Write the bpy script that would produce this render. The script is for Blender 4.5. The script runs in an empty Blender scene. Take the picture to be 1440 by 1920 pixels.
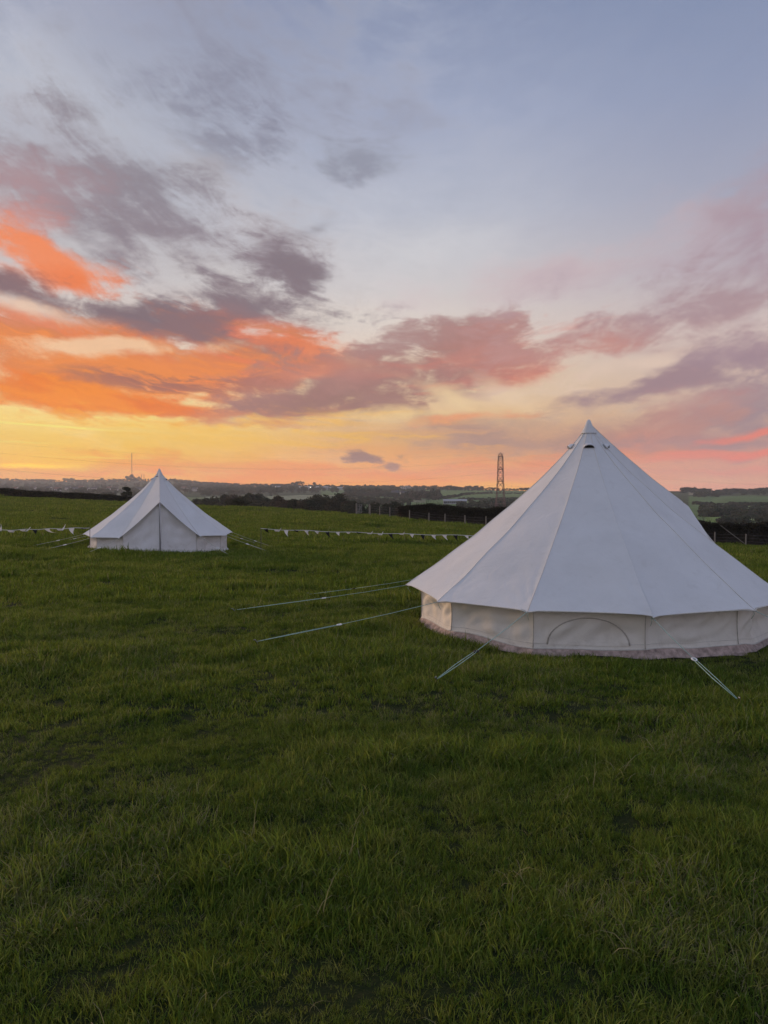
import bpy, math, random
import numpy as np
from mathutils import Vector, Matrix

# ------------------------------------------------------------------ camera
SC = bpy.context.scene
COL = SC.collection
F = 1397.0                      # focal length in pixels of a 1440 x 1920 frame
EYE = 1.75
PITCH = math.atan(40.0 / F)     # the lens looks a little below the horizon
cam_data = bpy.data.cameras.new('camera')
cam_data.sensor_fit = 'VERTICAL'
cam_data.sensor_height = 36.0
cam_data.lens = 36.0 * F / 1920.0
cam_data.clip_start = 0.05
cam_data.clip_end = 20000.0
cam = bpy.data.objects.new('camera', cam_data)
cam.location = (0, 0, EYE)
cam.rotation_euler = (math.pi / 2 - PITCH, 0, 0)
COL.objects.link(cam)
SC.camera = cam

# ------------------------------------------------------------------ render settings
SC.view_settings.view_transform = 'Standard'
SC.view_settings.look = 'None'
SC.view_settings.exposure = 0.0
SC.view_settings.gamma = 1.0
SC.cycles.use_denoising = True
SC.cycles.denoising_prefilter = 'ACCURATE'
SC.cycles.use_adaptive_sampling = True
SC.cycles.adaptive_threshold = 0.01
SC.cycles.adaptive_min_samples = 12
SC.cycles.max_bounces = 6
SC.cycles.diffuse_bounces = 3
SC.cycles.transmission_bounces = 3
SC.cycles.volume_bounces = 1
SC.cycles.volume_step_rate = 4.0


def ray(px, py):
    """direction of a point of the view, as a world vector with y = 1"""
    cx, cz = (px - 720.0) / F, (960.0 - py) / F
    y = math.cos(PITCH) + math.sin(PITCH) * cz
    z = -math.sin(PITCH) + math.cos(PITCH) * cz
    return np.array((cx / y, 1.0, z / y))


def at(px, py, dist):
    d = ray(px, py) * dist
    return Vector((d[0], d[1], d[2] + EYE))


def lin(c, a=None):
    out = []
    for v in c:
        v = v / 255.0
        out.append(v / 12.92 if v <= 0.04045 else ((v + 0.055) / 1.055) ** 2.4)
    return tuple(out) + (1.0,)


class NT:
    """small helper to write node trees as expressions"""

    def __init__(self, tree):
        self.t = tree
        tree.nodes.clear()

    def new(self, kind, **kw):
        n = self.t.nodes.new(kind)
        for k, v in kw.items():
            setattr(n, k, v)
        return n

    def put(self, sock, v):
        if hasattr(v, 'is_output'):
            self.t.links.new(v, sock)
        else:
            sock.default_value = v

    def math(self, op, a, b=0.0, c=0.0, clamp=False):
        n = self.new('ShaderNodeMath', operation=op, use_clamp=clamp)
        self.put(n.inputs[0], a); self.put(n.inputs[1], b); self.put(n.inputs[2], c)
        return n.outputs[0]

    def vec(self, op, a, b=(0, 0, 0), scale=None):
        n = self.new('ShaderNodeVectorMath', operation=op)
        self.put(n.inputs[0], a)
        if op != 'LENGTH' and op != 'NORMALIZE' and op != 'SCALE':
            self.put(n.inputs[1], b)
        if scale is not None:
            self.put(n.inputs['Scale'], scale)
        return n.outputs['Value'] if op in ('LENGTH', 'DOT_PRODUCT') else n.outputs['Vector']

    def xyz(self, x, y, z):
        n = self.new('ShaderNodeCombineXYZ')
        self.put(n.inputs[0], x); self.put(n.inputs[1], y); self.put(n.inputs[2], z)
        return n.outputs[0]

    def sep(self, v):
        n = self.new('ShaderNodeSeparateXYZ')
        self.put(n.inputs[0], v)
        return n.outputs

    def noise(self, v, scale, detail=4.0, rough=0.5, dist=0.0, color=False):
        n = self.new('ShaderNodeTexNoise')
        self.put(n.inputs['Vector'], v)
        n.inputs['Scale'].default_value = scale
        n.inputs['Detail'].default_value = detail
        n.inputs['Roughness'].default_value = rough
        n.inputs['Distortion'].default_value = dist
        return n.outputs['Color'] if color else n.outputs['Fac']

    def rng(self, v, a, b, c=0.0, d=1.0, smooth=True):
        n = self.new('ShaderNodeMapRange', interpolation_type='SMOOTHSTEP' if smooth else 'LINEAR')
        self.put(n.inputs['Value'], v)
        self.put(n.inputs['From Min'], a); self.put(n.inputs['From Max'], b)
        self.put(n.inputs['To Min'], c); self.put(n.inputs['To Max'], d)
        return n.outputs['Result']

    def mix(self, f, a, b, blend='MIX'):
        n = self.new('ShaderNodeMix', data_type='RGBA', blend_type=blend)
        self.put(n.inputs[0], f); self.put(n.inputs[6], a); self.put(n.inputs[7], b)
        return n.outputs[2]

    def ramp(self, v, stops, interp='LINEAR'):
        n = self.new('ShaderNodeValToRGB')
        self.put(n.inputs[0], v)
        cr = n.color_ramp
        cr.interpolation = interp
        while len(cr.elements) < len(stops):
            cr.elements.new(0.5)
        for e, (p, c) in zip(cr.elements, sorted(stops, key=lambda s: s[0])):
            e.position = p
            e.color = c
        return n.outputs[0]

    def mapping(self, v, loc, rot, scale):
        n = self.new('ShaderNodeMapping', vector_type='TEXTURE')
        self.put(n.inputs[0], v)
        n.inputs['Location'].default_value = loc
        n.inputs['Rotation'].default_value = rot
        n.inputs['Scale'].default_value = scale
        return n.outputs[0]


# ------------------------------------------------------------------ sky
def sky_uv(px, py):
    d = ray(px, py)
    d = d / np.linalg.norm(d)
    return math.atan2(d[0], d[1]), math.asin(d[2])


def el(py, px=720):
    return sky_uv(px, py)[1]


SUN_AZ = math.radians(-46.0)
SUN_EL = math.radians(6.0)
SKY_GAIN = 1.0

world = bpy.data.worlds.new('World')
SC.world = world
world.use_nodes = True
world.cycles.sampling_method = 'MANUAL'
world.cycles.sample_map_resolution = 1024


def build_sky():
    N = NT(world.node_tree)
    tc = N.new('ShaderNodeTexCoord')
    d = N.vec('NORMALIZE', tc.outputs['Generated'])
    x, y, z = N.sep(d)
    u = N.math('ARCTAN2', x, y)
    v = N.math('ARCSINE', z)
    # clear sky: a ramp over elevation for three bearings from the set sun
    vmax = math.radians(90)

    def grad(stops):
        return N.ramp(N.math('DIVIDE', v, vmax, clamp=True),
                      [(max(0, el(p) if p > -900 else vmax * (-p / 1000.0)) / vmax, lin(c)) for p, c in stops])
    sunside = grad([(918, (255, 148, 36)), (890, (255, 176, 48)), (850, (255, 199, 64)), (790, (255, 221, 122)),
                    (720, (246, 218, 172)), (640, (228, 210, 198)), (540, (204, 199, 200)), (400, (186, 187, 196)), (220, (176, 181, 196)),
                    (0, (150, 156, 181)), (-600, (150, 159, 187)), (-1000, (140, 152, 183))])
    middle = grad([(918, (255, 152, 40)), (895, (252, 158, 72)), (850, (242, 172, 102)), (790, (232, 190, 138)),
                   (720, (230, 203, 166)), (640, (224, 207, 194)), (540, (208, 203, 204)), (400, (184, 188, 202)), (220, (160, 169, 194)),
                   (0, (137, 148, 177)), (-600, (146, 156, 186)), (-1000, (140, 152, 183))])
    offside = grad([(918, (232, 158, 128)), (895, (228, 156, 128)), (850, (212, 152, 134)), (790, (206, 172, 152)),
                    (720, (212, 186, 172)), (640, (206, 188, 184)), (540, (190, 182, 188)), (400, (164, 167, 186)), (220, (144, 154, 182)),
                    (0, (126, 140, 172)), (-600, (144, 154, 185)), (-1000, (140, 152, 183))])
    antiside = grad([(918, (206, 197, 206)), (850, (224, 211, 218)), (720, (218, 207, 220)), (540, (188, 191, 212)), (220, (156, 168, 197)),
                     (0, (148, 161, 192)), (-1000, (140, 152, 183))])
    uL, uM, uR = sky_uv(120, 700)[0], sky_uv(760, 700)[0], sky_uv(1400, 700)[0]
    base = N.mix(N.rng(u, uL, uM), sunside, middle)
    base = N.mix(N.rng(u, uM, uR), base, offside)
    base = N.mix(N.rng(N.math('ABSOLUTE', N.math('SUBTRACT', u, -0.2)), 0.9, 2.4), base, antiside)

    # wind-drawn texture: plane of the cloud deck, streaks running away from the viewer
    zz = N.math('ADD', N.math('MAXIMUM', z, 0.0), 0.16)
    pl = N.xyz(N.math('DIVIDE', x, zz), N.math('MULTIPLY', N.math('DIVIDE', y, zz), 0.30), 0.0)
    # streamlines: falling towards the middle of the sunset from both sides
    du = N.math('SUBTRACT', u, 0.04)
    q = N.math('DIVIDE', v, N.math('MULTIPLY_ADD', N.math('MULTIPLY', du, du), 3.0, 1.0))
    lines = N.xyz(N.math('MULTIPLY', u, 1.3), N.math('MULTIPLY', q, 4.0), 0.4)
    streak = N.noise(pl, 4.2, 6.0, 0.60, 0.4)
    flat = N.xyz(u, N.math('MULTIPLY', v, 2.4), 0.3)
    puff = N.noise(flat, 8.0, 8.0, 0.66, 0.15)
    fine = N.noise(lines, 11.0, 8.0, 0.68, 0.6)
    nz = N.math('MULTIPLY_ADD', streak, 1.2, N.math('MULTIPLY_ADD', puff, 2.5, -1.85))
    nz = N.math('MULTIPLY_ADD', N.math('SUBTRACT', fine, 0.5), 1.6, nz)
    w1 = N.vec('SUBTRACT', N.noise(flat, 5.0, 2.0, 0.55, 0.0, True), (0.5, 0.5, 0.5))
    w2 = N.vec('SUBTRACT', N.noise(flat, 17.0, 2.5, 0.6, 0.0, True), (0.5, 0.5, 0.5))
    uv0 = N.xyz(u, v, 0.0)
    uvw = N.vec('ADD', uv0, N.vec('MULTIPLY', w1, (0.12, 0.05, 0.0)))
    uvw = N.vec('ADD', uvw, N.vec('MULTIPLY', w2, (0.035, 0.014, 0.0)))
    uvs = N.vec('ADD', uv0, N.vec('MULTIPLY', w2, (0.02, 0.006, 0.0)))
    # long level threads low in the sky
    thread = N.xyz(u, N.math('MULTIPLY', q, 10.0), 0.7)
    level = N.noise(N.vec('ADD', thread, N.vec('SCALE', w2, scale=0.14)), 6.5, 6.0, 0.62, 0.5)
    nh = N.math('MULTIPLY_ADD', level, 4.2, N.math('MULTIPLY_ADD', nz, 0.35, -2.1))
    amount = N.math('MULTIPLY', N.rng(u, 0.35, -0.1, 0.12, 1.0), N.rng(v, 0.0, 0.06))
    veil = N.mix(N.math('MULTIPLY', N.rng(nz, -0.6, 0.9, 0.0, 0.28), amount), base, N.mix(0.5, base, (1.0, 0.97, 0.93, 1)))

    def cloud(col, px, py, rx, ry, rot, rgb, alpha, soft=0.55, amp=1.0, calm=False, tex=None):
        tex = nh if tex else nz
        if not calm:
            rx, ry = rx * 1.12, ry * 1.12
        c0 = np.array(sky_uv(px, py))
        r = math.radians(rot)
        e1 = np.array(sky_uv(px + rx * math.cos(r), py + rx * math.sin(r))) - c0
        e2 = np.array(sky_uv(px + ry * math.sin(r), py - ry * math.cos(r))) - c0
        ang = math.atan2(e1[1], e1[0])
        # a vanishing share of the colour so far keeps the layers in order (short node stack)
        here = N.new('ShaderNodeVectorMath', operation='MULTIPLY_ADD')
        N.put(here.inputs[0], col); here.inputs[1].default_value = (1e-6, 1e-6, 0); N.put(here.inputs[2], uvs if calm else uvw)
        m = N.mapping(here.outputs[0], (c0[0], c0[1], 0), (0, 0, ang),
                      (float(np.linalg.norm(e1)), float(np.linalg.norm(e2)), 1.0))
        dens = N.math('MULTIPLY_ADD', tex, amp, N.math('SUBTRACT', 1.0, N.vec('LENGTH', m)))
        return N.mix(N.rng(dens, -0.15, soft * 1.15, 0.0, alpha), col, lin(rgb))

    # high grey cloud, upper left
    H = (False, True)
    L = [
        (560, 190, 330, 170, 15, (160, 163, 182), .55, 1.4, 1.0),
        (410, 150, 270, 340, 10, (146, 149, 167), .85, 1.6, .9),
        (420, 130, 230, 250, 14, (136, 139, 158), .70, 1.5, 1.7),
        (330, 70, 190, 110, 0, (146, 150, 170), .45, 1.3, 1.2),
        (405, 255, 120, 120, 20, (128, 128, 144), .85, 1.3, 1.4),
        (130, 150, 330, 70, 24, (182, 186, 200), .45, 1.4, 1.2),
        (120, 300, 280, 80, 14, (170, 166, 177), .65, 1.4, 1.3),
        (660, 302, 130, 40, 4, (142, 145, 160), .75, 1.1, 1.2),
        (735, 240, 100, 70, 0, (146, 149, 168), .5, 1.2, 1.2),
        (590, 425, 46, 28, -20, (138, 136, 148), .75, 1.1, 1.1),
        # bright gaps
        (190, 225, 260, 70, 24, (198, 201, 210), .5, 1.4, 1.2),
        (490, 420, 260, 80, 24, (212, 205, 206), .6, 1.4, 1.2),
        (370, 330, 90, 40, 20, (200, 200, 206), .55, 1.2, 1.2),
        (400, 512, 230, 62, 16, (216, 211, 208), .85, 1.2, 1.3),
        (800, 470, 220, 70, -5, (206, 206, 210), .5, 1.2, .5),
        (640, 590, 160, 36, 4, (226, 217, 208), .65, 1.1, 1.0),
        # main grey mass on the left
        (210, 410, 450, 180, 16, (156, 148, 157), .90, 1.6, .9),
        (180, 395, 370, 110, 14, (136, 126, 136), .90, 1.4, 1.5),
        (290, 350, 170, 100, 34, (138, 135, 146), .75, 1.4, 1.6),
        (350, 460, 290, 80, 24, (142, 131, 140), .85, 1.4, 1.4),
        (30, 330, 150, 56, 8, (180, 146, 150), .65, 1.3, 1.2),
        (-10, 395, 100, 44, 8, (214, 142, 130), .65, 1.2, 1.0),
        (535, 478, 110, 84, 34, (134, 121, 130), .92, 1.1, 1.1),
        (560, 520, 60, 50, 40, (128, 116, 124), .75, 1.0, 1.1),
        (450, 566, 210, 50, 8, (130, 115, 123), .95, .9, 1.0),
        (240, 590, 240, 52, 13, (122, 105, 113), .97, .8, 1.0),
        (60, 562, 200, 40, 10, (206, 184, 176), .7, 1.0, 1.0),
        (370, 605, 100, 28, -6, (126, 105, 111), .9, .7, .9),
        # orange, lit from below
        (50, 478, 180, 46, 22, (242, 138, 88), .95, .6, .8),
        (110, 520, 100, 28, 12, (236, 126, 76), .85, .7, 1.0),
        (10, 522, 98, 30, 8, (136, 104, 108), .92, .6, .8),
        (40, 610, 220, 50, 10, (228, 128, 84), .9, .7, 1.1),
        (250, 628, 130, 26, 15, (240, 134, 68), .9, .6, 1.0),
        (90, 690, 260, 56, 3, (236, 126, 56), .95, .6, .8),
        (330, 690, 280, 50, 2, (230, 126, 74), .92, .6, .9),
        (440, 645, 180, 62, -4, (226, 124, 88), .92, .7, 1.1),
        (560, 665, 160, 46, 4, (228, 128, 84), .9, .7, 1.1),
        (430, 600, 44, 44, 40, (224, 122, 90), .8, .8, 1.2),
        (260, 660, 330, 80, 2, (172, 112, 98), .75, 1.0, 1.3) + H,
        (260, 690, 330, 90, 2, (250, 146, 62), .75, 1.0, .9) + H,
        (215, 582, 250, 34, 12, (126, 108, 116), .92, .8, 1.0),
        (460, 566, 190, 38, 5, (131, 116, 124), .92, .8, 1.0),
        (380, 606, 80, 20, -6, (136, 108, 112), .8, .8, .9),
        (200, 652, 190, 17, -3, (242, 200, 160), .9, .8, 1.2),
        (70, 575, 130, 16, 14, (238, 208, 184), .8, .9, 1.2),
        (200, 715, 150, 15, 0, (176, 112, 92), .8, .7, 1.2) + H,
        (330, 718, 110, 12, 2, (164, 106, 94), .8, .7, 1.2) + H,
        (120, 742, 270, 32, 6, (240, 126, 42), .97, .45, .6),
        (270, 764, 150, 18, 4, (238, 122, 48), .95, .45, .6),
        (160, 745, 260, 26, 6, (252, 148, 46), .7, 1.0, 1.4) + H,
        (490, 720, 100, 14, -2, (168, 106, 98), .85, .7, 1.0),
        (480, 782, 140, 20, -1, (212, 130, 96), .9, .6, .9),
        (600, 772, 180, 30, -5, (214, 142, 106), .8, .7, 1.2),
        # mauve bank in the middle
        (690, 722, 230, 52, -7, (160, 118, 114), .97, .6, .9),
        (640, 752, 140, 30, -4, (156, 116, 110), .9, .6, 1.0),
        (830, 675, 190, 54, -9, (162, 118, 114), .96, .6, 1.0),
        (940, 670, 120, 44, -6, (178, 116, 108), .85, .8, 1.2),
        (970, 692, 100, 28, -4, (212, 120, 102), .7, .9, 1.0),
        (900, 672, 170, 40, -8, (220, 128, 110), .55, 1.2, 1.4) + H,
        (770, 640, 110, 24, -10, (170, 136, 134), .75, .8, 1.5),
        (600, 700, 120, 17, -10, (234, 138, 100), .8, .8, 1.1),
        (730, 700, 60, 14, -4, (206, 126, 110), .7, .8, 1.1),
        (760, 768, 170, 18, 18, (166, 126, 118), .75, .8, 1.4),
        (860, 745, 170, 15, 20, (238, 206, 160), .75, .9, 1.5),
        (970, 738, 130, 18, 24, (234, 204, 172), .65, .9, 1.5),
        (740, 782, 280, 14, -3, (244, 210, 150), .7, .9, 1.2),
        (960, 765, 160, 16, -4, (238, 200, 150), .6, .9, 1.2),
        (760, 690, 330, 46, -9, (176, 128, 120), .8, 1.0, .9),
        (1010, 655, 300, 34, -8, (190, 140, 132), .75, 1.1, 1.0),
        # pink and mauve on the right
        (1080, 505, 380, 64, -14, (202, 180, 184), .85, 1.2, .9),
        (1300, 480, 320, 110, -12, (184, 170, 180), .8, 1.3, 1.1),
        (1430, 460, 130, 190, 0, (166, 142, 154), .75, 1.1, .9),
        (1200, 622, 330, 50, -9, (182, 144, 143), .95, .9, 1.2),
        (1330, 580, 270, 80, -10, (172, 147, 153), .85, 1.2, 1.4),
        (1110, 650, 160, 28, -10, (200, 142, 132), .75, .9, 1.3),
        (1180, 690, 260, 24, -9, (226, 200, 182), .8, .9, 1.1),
        (1250, 716, 220, 26, -13, (158, 130, 138), .95, .6, .8),
        (1400, 668, 140, 40, -8, (164, 138, 148), .85, .8, 1.0),
        (1370, 770, 220, 84, -8, (160, 136, 144), .92, .9, .9),
        (1190, 765, 130, 16, -4, (206, 186, 168), .6, 1.0, 1.0),
        (1230, 800, 130, 60, -20, (198, 140, 132), .8, .9, 1.2),
        (1160, 835, 140, 34, -5, (226, 144, 120), .85, .9, 1.2),
        (940, 816, 390, 50, -3, (176, 140, 130), .95, .9, .7),
        (800, 806, 190, 16, -4, (214, 160, 122), .6, 1.0, 1.2) + H,
        (880, 782, 140, 10, -6, (238, 158, 112), .8, .8, 1.0),
        (900, 872, 280, 19, -3, (238, 140, 92), .8, .9, 1.1) + H,
        (690, 850, 280, 16, -2, (234, 160, 98), .6, 1.0, 1.2) + H,
        (560, 880, 260, 13, 2, (248, 144, 72), .7, 1.0, 1.2) + H,
        (1310, 835, 240, 26, -4, (172, 138, 140), .8, .9, 1.0),
        (1400, 806, 130, 12, -15, (240, 132, 114), .9, .7, .7),
        (1290, 858, 150, 9, -4, (234, 138, 118), .9, .7, .8),
        (1430, 850, 90, 11, -8, (238, 132, 114), .9, .7, .7),
        (1360, 886, 220, 7, 0, (236, 146, 124), .75, .8, .8),
        (1330, 905, 220, 9, 0, (232, 172, 134), .8, .9, .6),
        # low streaks on the sunset side
        (330, 830, 400, 40, -2, (255, 198, 66), .65, 1.2, 1.2) + H,
        (260, 872, 260, 20, -2, (244, 152, 64), .75, 1.1, 1.3) + H,
        (420, 892, 330, 11, 2, (252, 138, 48), .85, .9, .9) + H,
    ]
    L += [
        (70, 873, 86, 6.5, 0, (310, 240, 24), 1.0, .7, .4, True),
        (110, 866, 180, 26, 0, (262, 196, 30), .8, 1.0, .45, True),
        (90, 798, 170, 3.2, 4, (255, 232, 124), .9, .7, .3, True),
        (250, 806, 170, 3.0, 4, (250, 206, 112), .6, .8, .3, True),
        (180, 858, 130, 2.6, 1, (255, 210, 84), .7, .8, .4, True),
        (40, 829, 100, 2.2, 2, (255, 224, 110), .6, .8, .4, True),
        (600, 914, 300, 14, 0, (255, 160, 30), .9, .9, .3, True),
        (950, 912, 140, 14, 0, (255, 176, 60), .9, .9, .3, True),
        # small dark cloudlets over the valley
        (676, 864, 32, 15, 12, (146, 112, 112), .9, .6, 1.7, False),
        (718, 858, 26, 10, 20, (158, 118, 114), .8, .6, 1.7, False),
        (708, 879, 14, 7, 0, (160, 116, 110), .8, .6, 1.0, False),
    ]
    # relief of the cloud deck itself: lighter and darker threads
    relief = N.math('MULTIPLY_ADD', N.math('SUBTRACT', N.math('MULTIPLY_ADD', fine, 0.6, N.math('MULTIPLY', puff, 0.4)), 0.5),
                    N.math('MULTIPLY', amount, 0.24), 1.0)

    def finish(col):
        glow = N.rng(v, 0.0, 0.07, 1.30, 1.0)                          # the last light lies along the horizon
        c = N.vec('SCALE', col, scale=N.math('MULTIPLY', relief, glow))
        c = N.mix(N.rng(v, -0.02, -0.004), lin((70, 68, 62)), c)      # below the horizon: land in dusk light
        bg = N.new('ShaderNodeBackground')
        N.put(bg.inputs['Color'], c)
        bg.inputs['Strength'].default_value = SKY_GAIN
        return bg.outputs[0]

    col = veil
    for c in L:
        col = cloud(col, *c)
    shader = finish(col)
    # the rest of the dome carries the same broken grey cloud, without the lit banks of the sunset
    rest = N.mix(N.rng(nz, 0.05, 0.7, 0.0, 0.6), veil, N.mix(0.55, base, lin((128, 124, 140))))
    inside = N.math('MULTIPLY', N.math('LESS_THAN', N.math('ABSOLUTE', u), 0.78), N.math('LESS_THAN', N.math('ABSOLUTE', v), 0.78))
    mx = N.new('ShaderNodeMixShader')
    N.put(mx.inputs[0], inside)
    N.t.links.new(finish(rest), mx.inputs[1]); N.t.links.new(shader, mx.inputs[2])
    shader = mx.outputs[0]
    out = N.new('ShaderNodeOutputWorld')
    N.t.links.new(shader, out.inputs['Surface'])


build_sky()

# the sun has just gone down behind the left-hand hill: only a weak, wide, warm glow is left
sun_data = bpy.data.lights.new('sun', 'SUN')
sun_data.energy = 2.8
sun_data.angle = math.radians(26)
sun_data.color = (1.0, 0.64, 0.40)
sun = bpy.data.objects.new('sun', sun_data)
sd = Vector((math.sin(SUN_AZ) * math.cos(SUN_EL), math.cos(SUN_AZ) * math.cos(SUN_EL), math.sin(SUN_EL)))
sun.rotation_euler = sd.to_track_quat('Z', 'Y').to_euler()
sun.location = (-40, 60, 30)
COL.objects.link(sun)
#@@ END SKY

# ------------------------------------------------------------------ small tools
rnd = random.Random(7)
RG = np.random.default_rng(11)
PI = math.pi


def hash2(ix, iy, seed):
    h = (ix.astype(np.int64) * 374761393 + iy.astype(np.int64) * 668265263 + seed * 1442695041) & 0xffffffff
    h = ((h ^ (h >> 13)) * 1274126177) & 0xffffffff
    return ((h ^ (h >> 16)) & 0xffffff) / float(0xffffff)


def vnoise(x, y, seed=0):
    """smooth value noise in 0..1"""
    x = np.asarray(x, float); y = np.asarray(y, float)
    ix, iy = np.floor(x), np.floor(y)
    fx, fy = x - ix, y - iy
    fx = fx * fx * (3 - 2 * fx); fy = fy * fy * (3 - 2 * fy)
    a, b = hash2(ix, iy, seed), hash2(ix + 1, iy, seed)
    c, d = hash2(ix, iy + 1, seed), hash2(ix + 1, iy + 1, seed)
    return (a * (1 - fx) + b * fx) * (1 - fy) + (c * (1 - fx) + d * fx) * fy


def fbm(x, y, seed=0, oct=4):
    s, a, n = 0.0, 1.0, 0.0
    for o in range(oct):
        s = s + a * vnoise(np.asarray(x) * 2 ** o + 17.3 * o, np.asarray(y) * 2 ** o - 9.1 * o, seed + o)
        n += a; a *= 0.5
    return s / n


def tag(o, label=None, cat=None, group=None, kind=None):
    for k, v in (('label', label), ('category', cat), ('group', group), ('kind', kind)):
        if v:
            o[k] = v
    return o


def mesh_obj(name, verts, faces, mat, parent=None, smooth=False, link=True, mesh_name=None):
    me = bpy.data.meshes.new(mesh_name or name)
    me.from_pydata([tuple(map(float, v)) for v in verts], [], [tuple(map(int, f)) for f in faces])
    if smooth:
        me.polygons.foreach_set('use_smooth', [True] * len(me.polygons))
    if mat:
        me.materials.append(mat)
    me.update()
    return obj_of(name, me, parent, link)


def obj_of(name, me, parent=None, link=True):
    o = bpy.data.objects.new(name, me)
    if link:
        COL.objects.link(o)
    if parent:
        o.parent = parent
    return o


def empty(name, loc=(0, 0, 0), rz=0.0):
    o = bpy.data.objects.new(name, None)
    o.empty_display_size = 0.2
    o.location = loc
    o.rotation_euler = (0, 0, rz)
    COL.objects.link(o)
    return o


class MB:
    """collects shapes, then links them as one mesh"""

    def __init__(self):
        self.v = []; self.f = []

    def add(self, v, f):
        b = len(self.v)
        self.v += [tuple(p) for p in v]
        self.f += [tuple(i + b for i in q) for q in f]
        return self

    def box(self, x0, x1, y0, y1, z0, z1):
        v = [(x, y, z) for x in (x0, x1) for y in (y0, y1) for z in (z0, z1)]
        f = [(0, 1, 3, 2), (4, 6, 7, 5), (0, 4, 5, 1), (2, 3, 7, 6), (0, 2, 6, 4), (1, 5, 7, 3)]
        return self.add(v, f)

    def tube(self, pts, r, n=6, cap=True):
        pts = [Vector(p) for p in pts]
        rr = r if hasattr(r, '__len__') else [r] * len(pts)
        v, f = [], []
        for i, p in enumerate(pts):
            t = (pts[min(i + 1, len(pts) - 1)] - pts[max(i - 1, 0)])
            t = t.normalized() if t.length > 1e-9 else Vector((0, 0, 1))
            up = Vector((0, 0, 1)) if abs(t.z) < 0.95 else Vector((1, 0, 0))
            a = t.cross(up).normalized(); b = a.cross(t)
            for k in range(n):
                w = 2 * PI * k / n
                v.append(p + (a * math.cos(w) + b * math.sin(w)) * rr[i])
        for i in range(len(pts) - 1):
            for k in range(n):
                k2 = (k + 1) % n
                f.append((i * n + k, i * n + k2, (i + 1) * n + k2, (i + 1) * n + k))
        if cap:
            f.append(tuple(range(n - 1, -1, -1)))
            f.append(tuple((len(pts) - 1) * n + k for k in range(n)))
        return self.add(v, f)

    def build(self, name, mat, parent=None, smooth=False):
        return mesh_obj(name, self.v, self.f, mat, parent, smooth)


def material(name):
    m = bpy.data.materials.new(name)
    m.use_nodes = True
    N = NT(m.node_tree)
    out = N.new('ShaderNodeOutputMaterial')
    return m, N, out


def plain(name, rgb, rough=0.7, var=0.12, scale=6.0, metal=0.0, bump=0.0, spec=0.3):
    """one colour with a little wear"""
    m, N, out = material(name)
    tc = N.new('ShaderNodeTexCoord')
    n = N.noise(tc.outputs['Object'], scale, 5.0, 0.6)
    c0 = tuple(v * (1 - var) for v in rgb) + (1,)
    c1 = tuple(min(1, v * (1 + var)) for v in rgb) + (1,)
    p = N.new('ShaderNodeBsdfPrincipled')
    N.put(p.inputs['Base Color'], N.ramp(n, [(0.3, c0), (0.7, c1)]))
    p.inputs['Roughness'].default_value = rough
    p.inputs['Metallic'].default_value = metal
    p.inputs['Specular IOR Level'].default_value = spec
    if bump:
        b = N.new('ShaderNodeBump')
        b.inputs['Strength'].default_value = bump
        b.inputs['Distance'].default_value = 0.02
        N.put(b.inputs['Height'], n)
        N.t.links.new(b.outputs[0], p.inputs['Normal'])
    N.t.links.new(p.outputs[0], out.inputs[0])
    return m


def leafy(name, ramp_stops, transl=0.3, scale=0.35, per=0.5, rough=0.75):
    """foliage: colour drifts over the plant and from one copy to the next"""
    m, N, out = material(name)
    geo = N.new('ShaderNodeNewGeometry')
    info = N.new('ShaderNodeObjectInfo')
    n = N.noise(geo.outputs['Position'], scale, 3.0, 0.6)
    f = N.math('ADD', N.math('MULTIPLY', n, 1.0), N.math('MULTIPLY', N.math('SUBTRACT', info.outputs['Random'], 0.5), per))
    col = N.ramp(f, ramp_stops)
    d = N.new('ShaderNodeBsdfPrincipled')
    N.put(d.inputs['Base Color'], col)
    d.inputs['Roughness'].default_value = rough
    d.inputs['Specular IOR Level'].default_value = 0.25
    t = N.new('ShaderNodeBsdfTranslucent')
    N.put(t.inputs['Color'], col)
    mx = N.new('ShaderNodeMixShader')
    mx.inputs[0].default_value = transl
    N.t.links.new(d.outputs[0], mx.inputs[1]); N.t.links.new(t.outputs[0], mx.inputs[2])
    N.t.links.new(mx.outputs[0], out.inputs[0])
    return m


# ------------------------------------------------------------------ the lie of the field
def from_view(px, py, dist):
    p = at(px, py, dist)
    return (p.x, p.y, p.z)


CTRL = [(0, 0, 0.0), (0, 4, -0.02), (-4, 3, 0.0), (4, 4, -0.06), (0, -20, 0.3), (-25, -10, 0.6), (25, -10, -0.5),
        (3.04, 11.1, -0.29), (-3, 11, -0.12), (8, 12, -0.42), (-8.33, 27.0, -0.43), (0, 28, -0.5), (-18, 28, -0.02), (14, 30, -1.15),
        from_view(0, 930, 138), from_view(120, 935, 138), from_view(250, 943, 136), from_view(400, 949, 118),
        from_view(560, 958, 104), from_view(660, 965, 95), from_view(768, 974, 80), from_view(911, 988, 72),
        from_view(1150, 1006, 66), from_view(1398, 1025, 61), from_view(1650, 1040, 56), from_view(-300, 926, 130),
        from_view(250, 965, 70), from_view(650, 982, 60)]
CTRL = np.array(CTRL)


def _tps_k(r2):
    return 0.5 * r2 * np.log(r2 + 1e-9)


def _tps_fit():
    n = len(CTRL)
    dx = CTRL[:, None, :2] - CTRL[None, :, :2]
    K = _tps_k((dx ** 2).sum(2)) + np.eye(n) * 60.0
    P = np.hstack([np.ones((n, 1)), CTRL[:, :2]])
    A = np.block([[K, P], [P.T, np.zeros((3, 3))]])
    return np.linalg.solve(A, np.concatenate([CTRL[:, 2], np.zeros(3)]))


TPS = _tps_fit()


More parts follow.
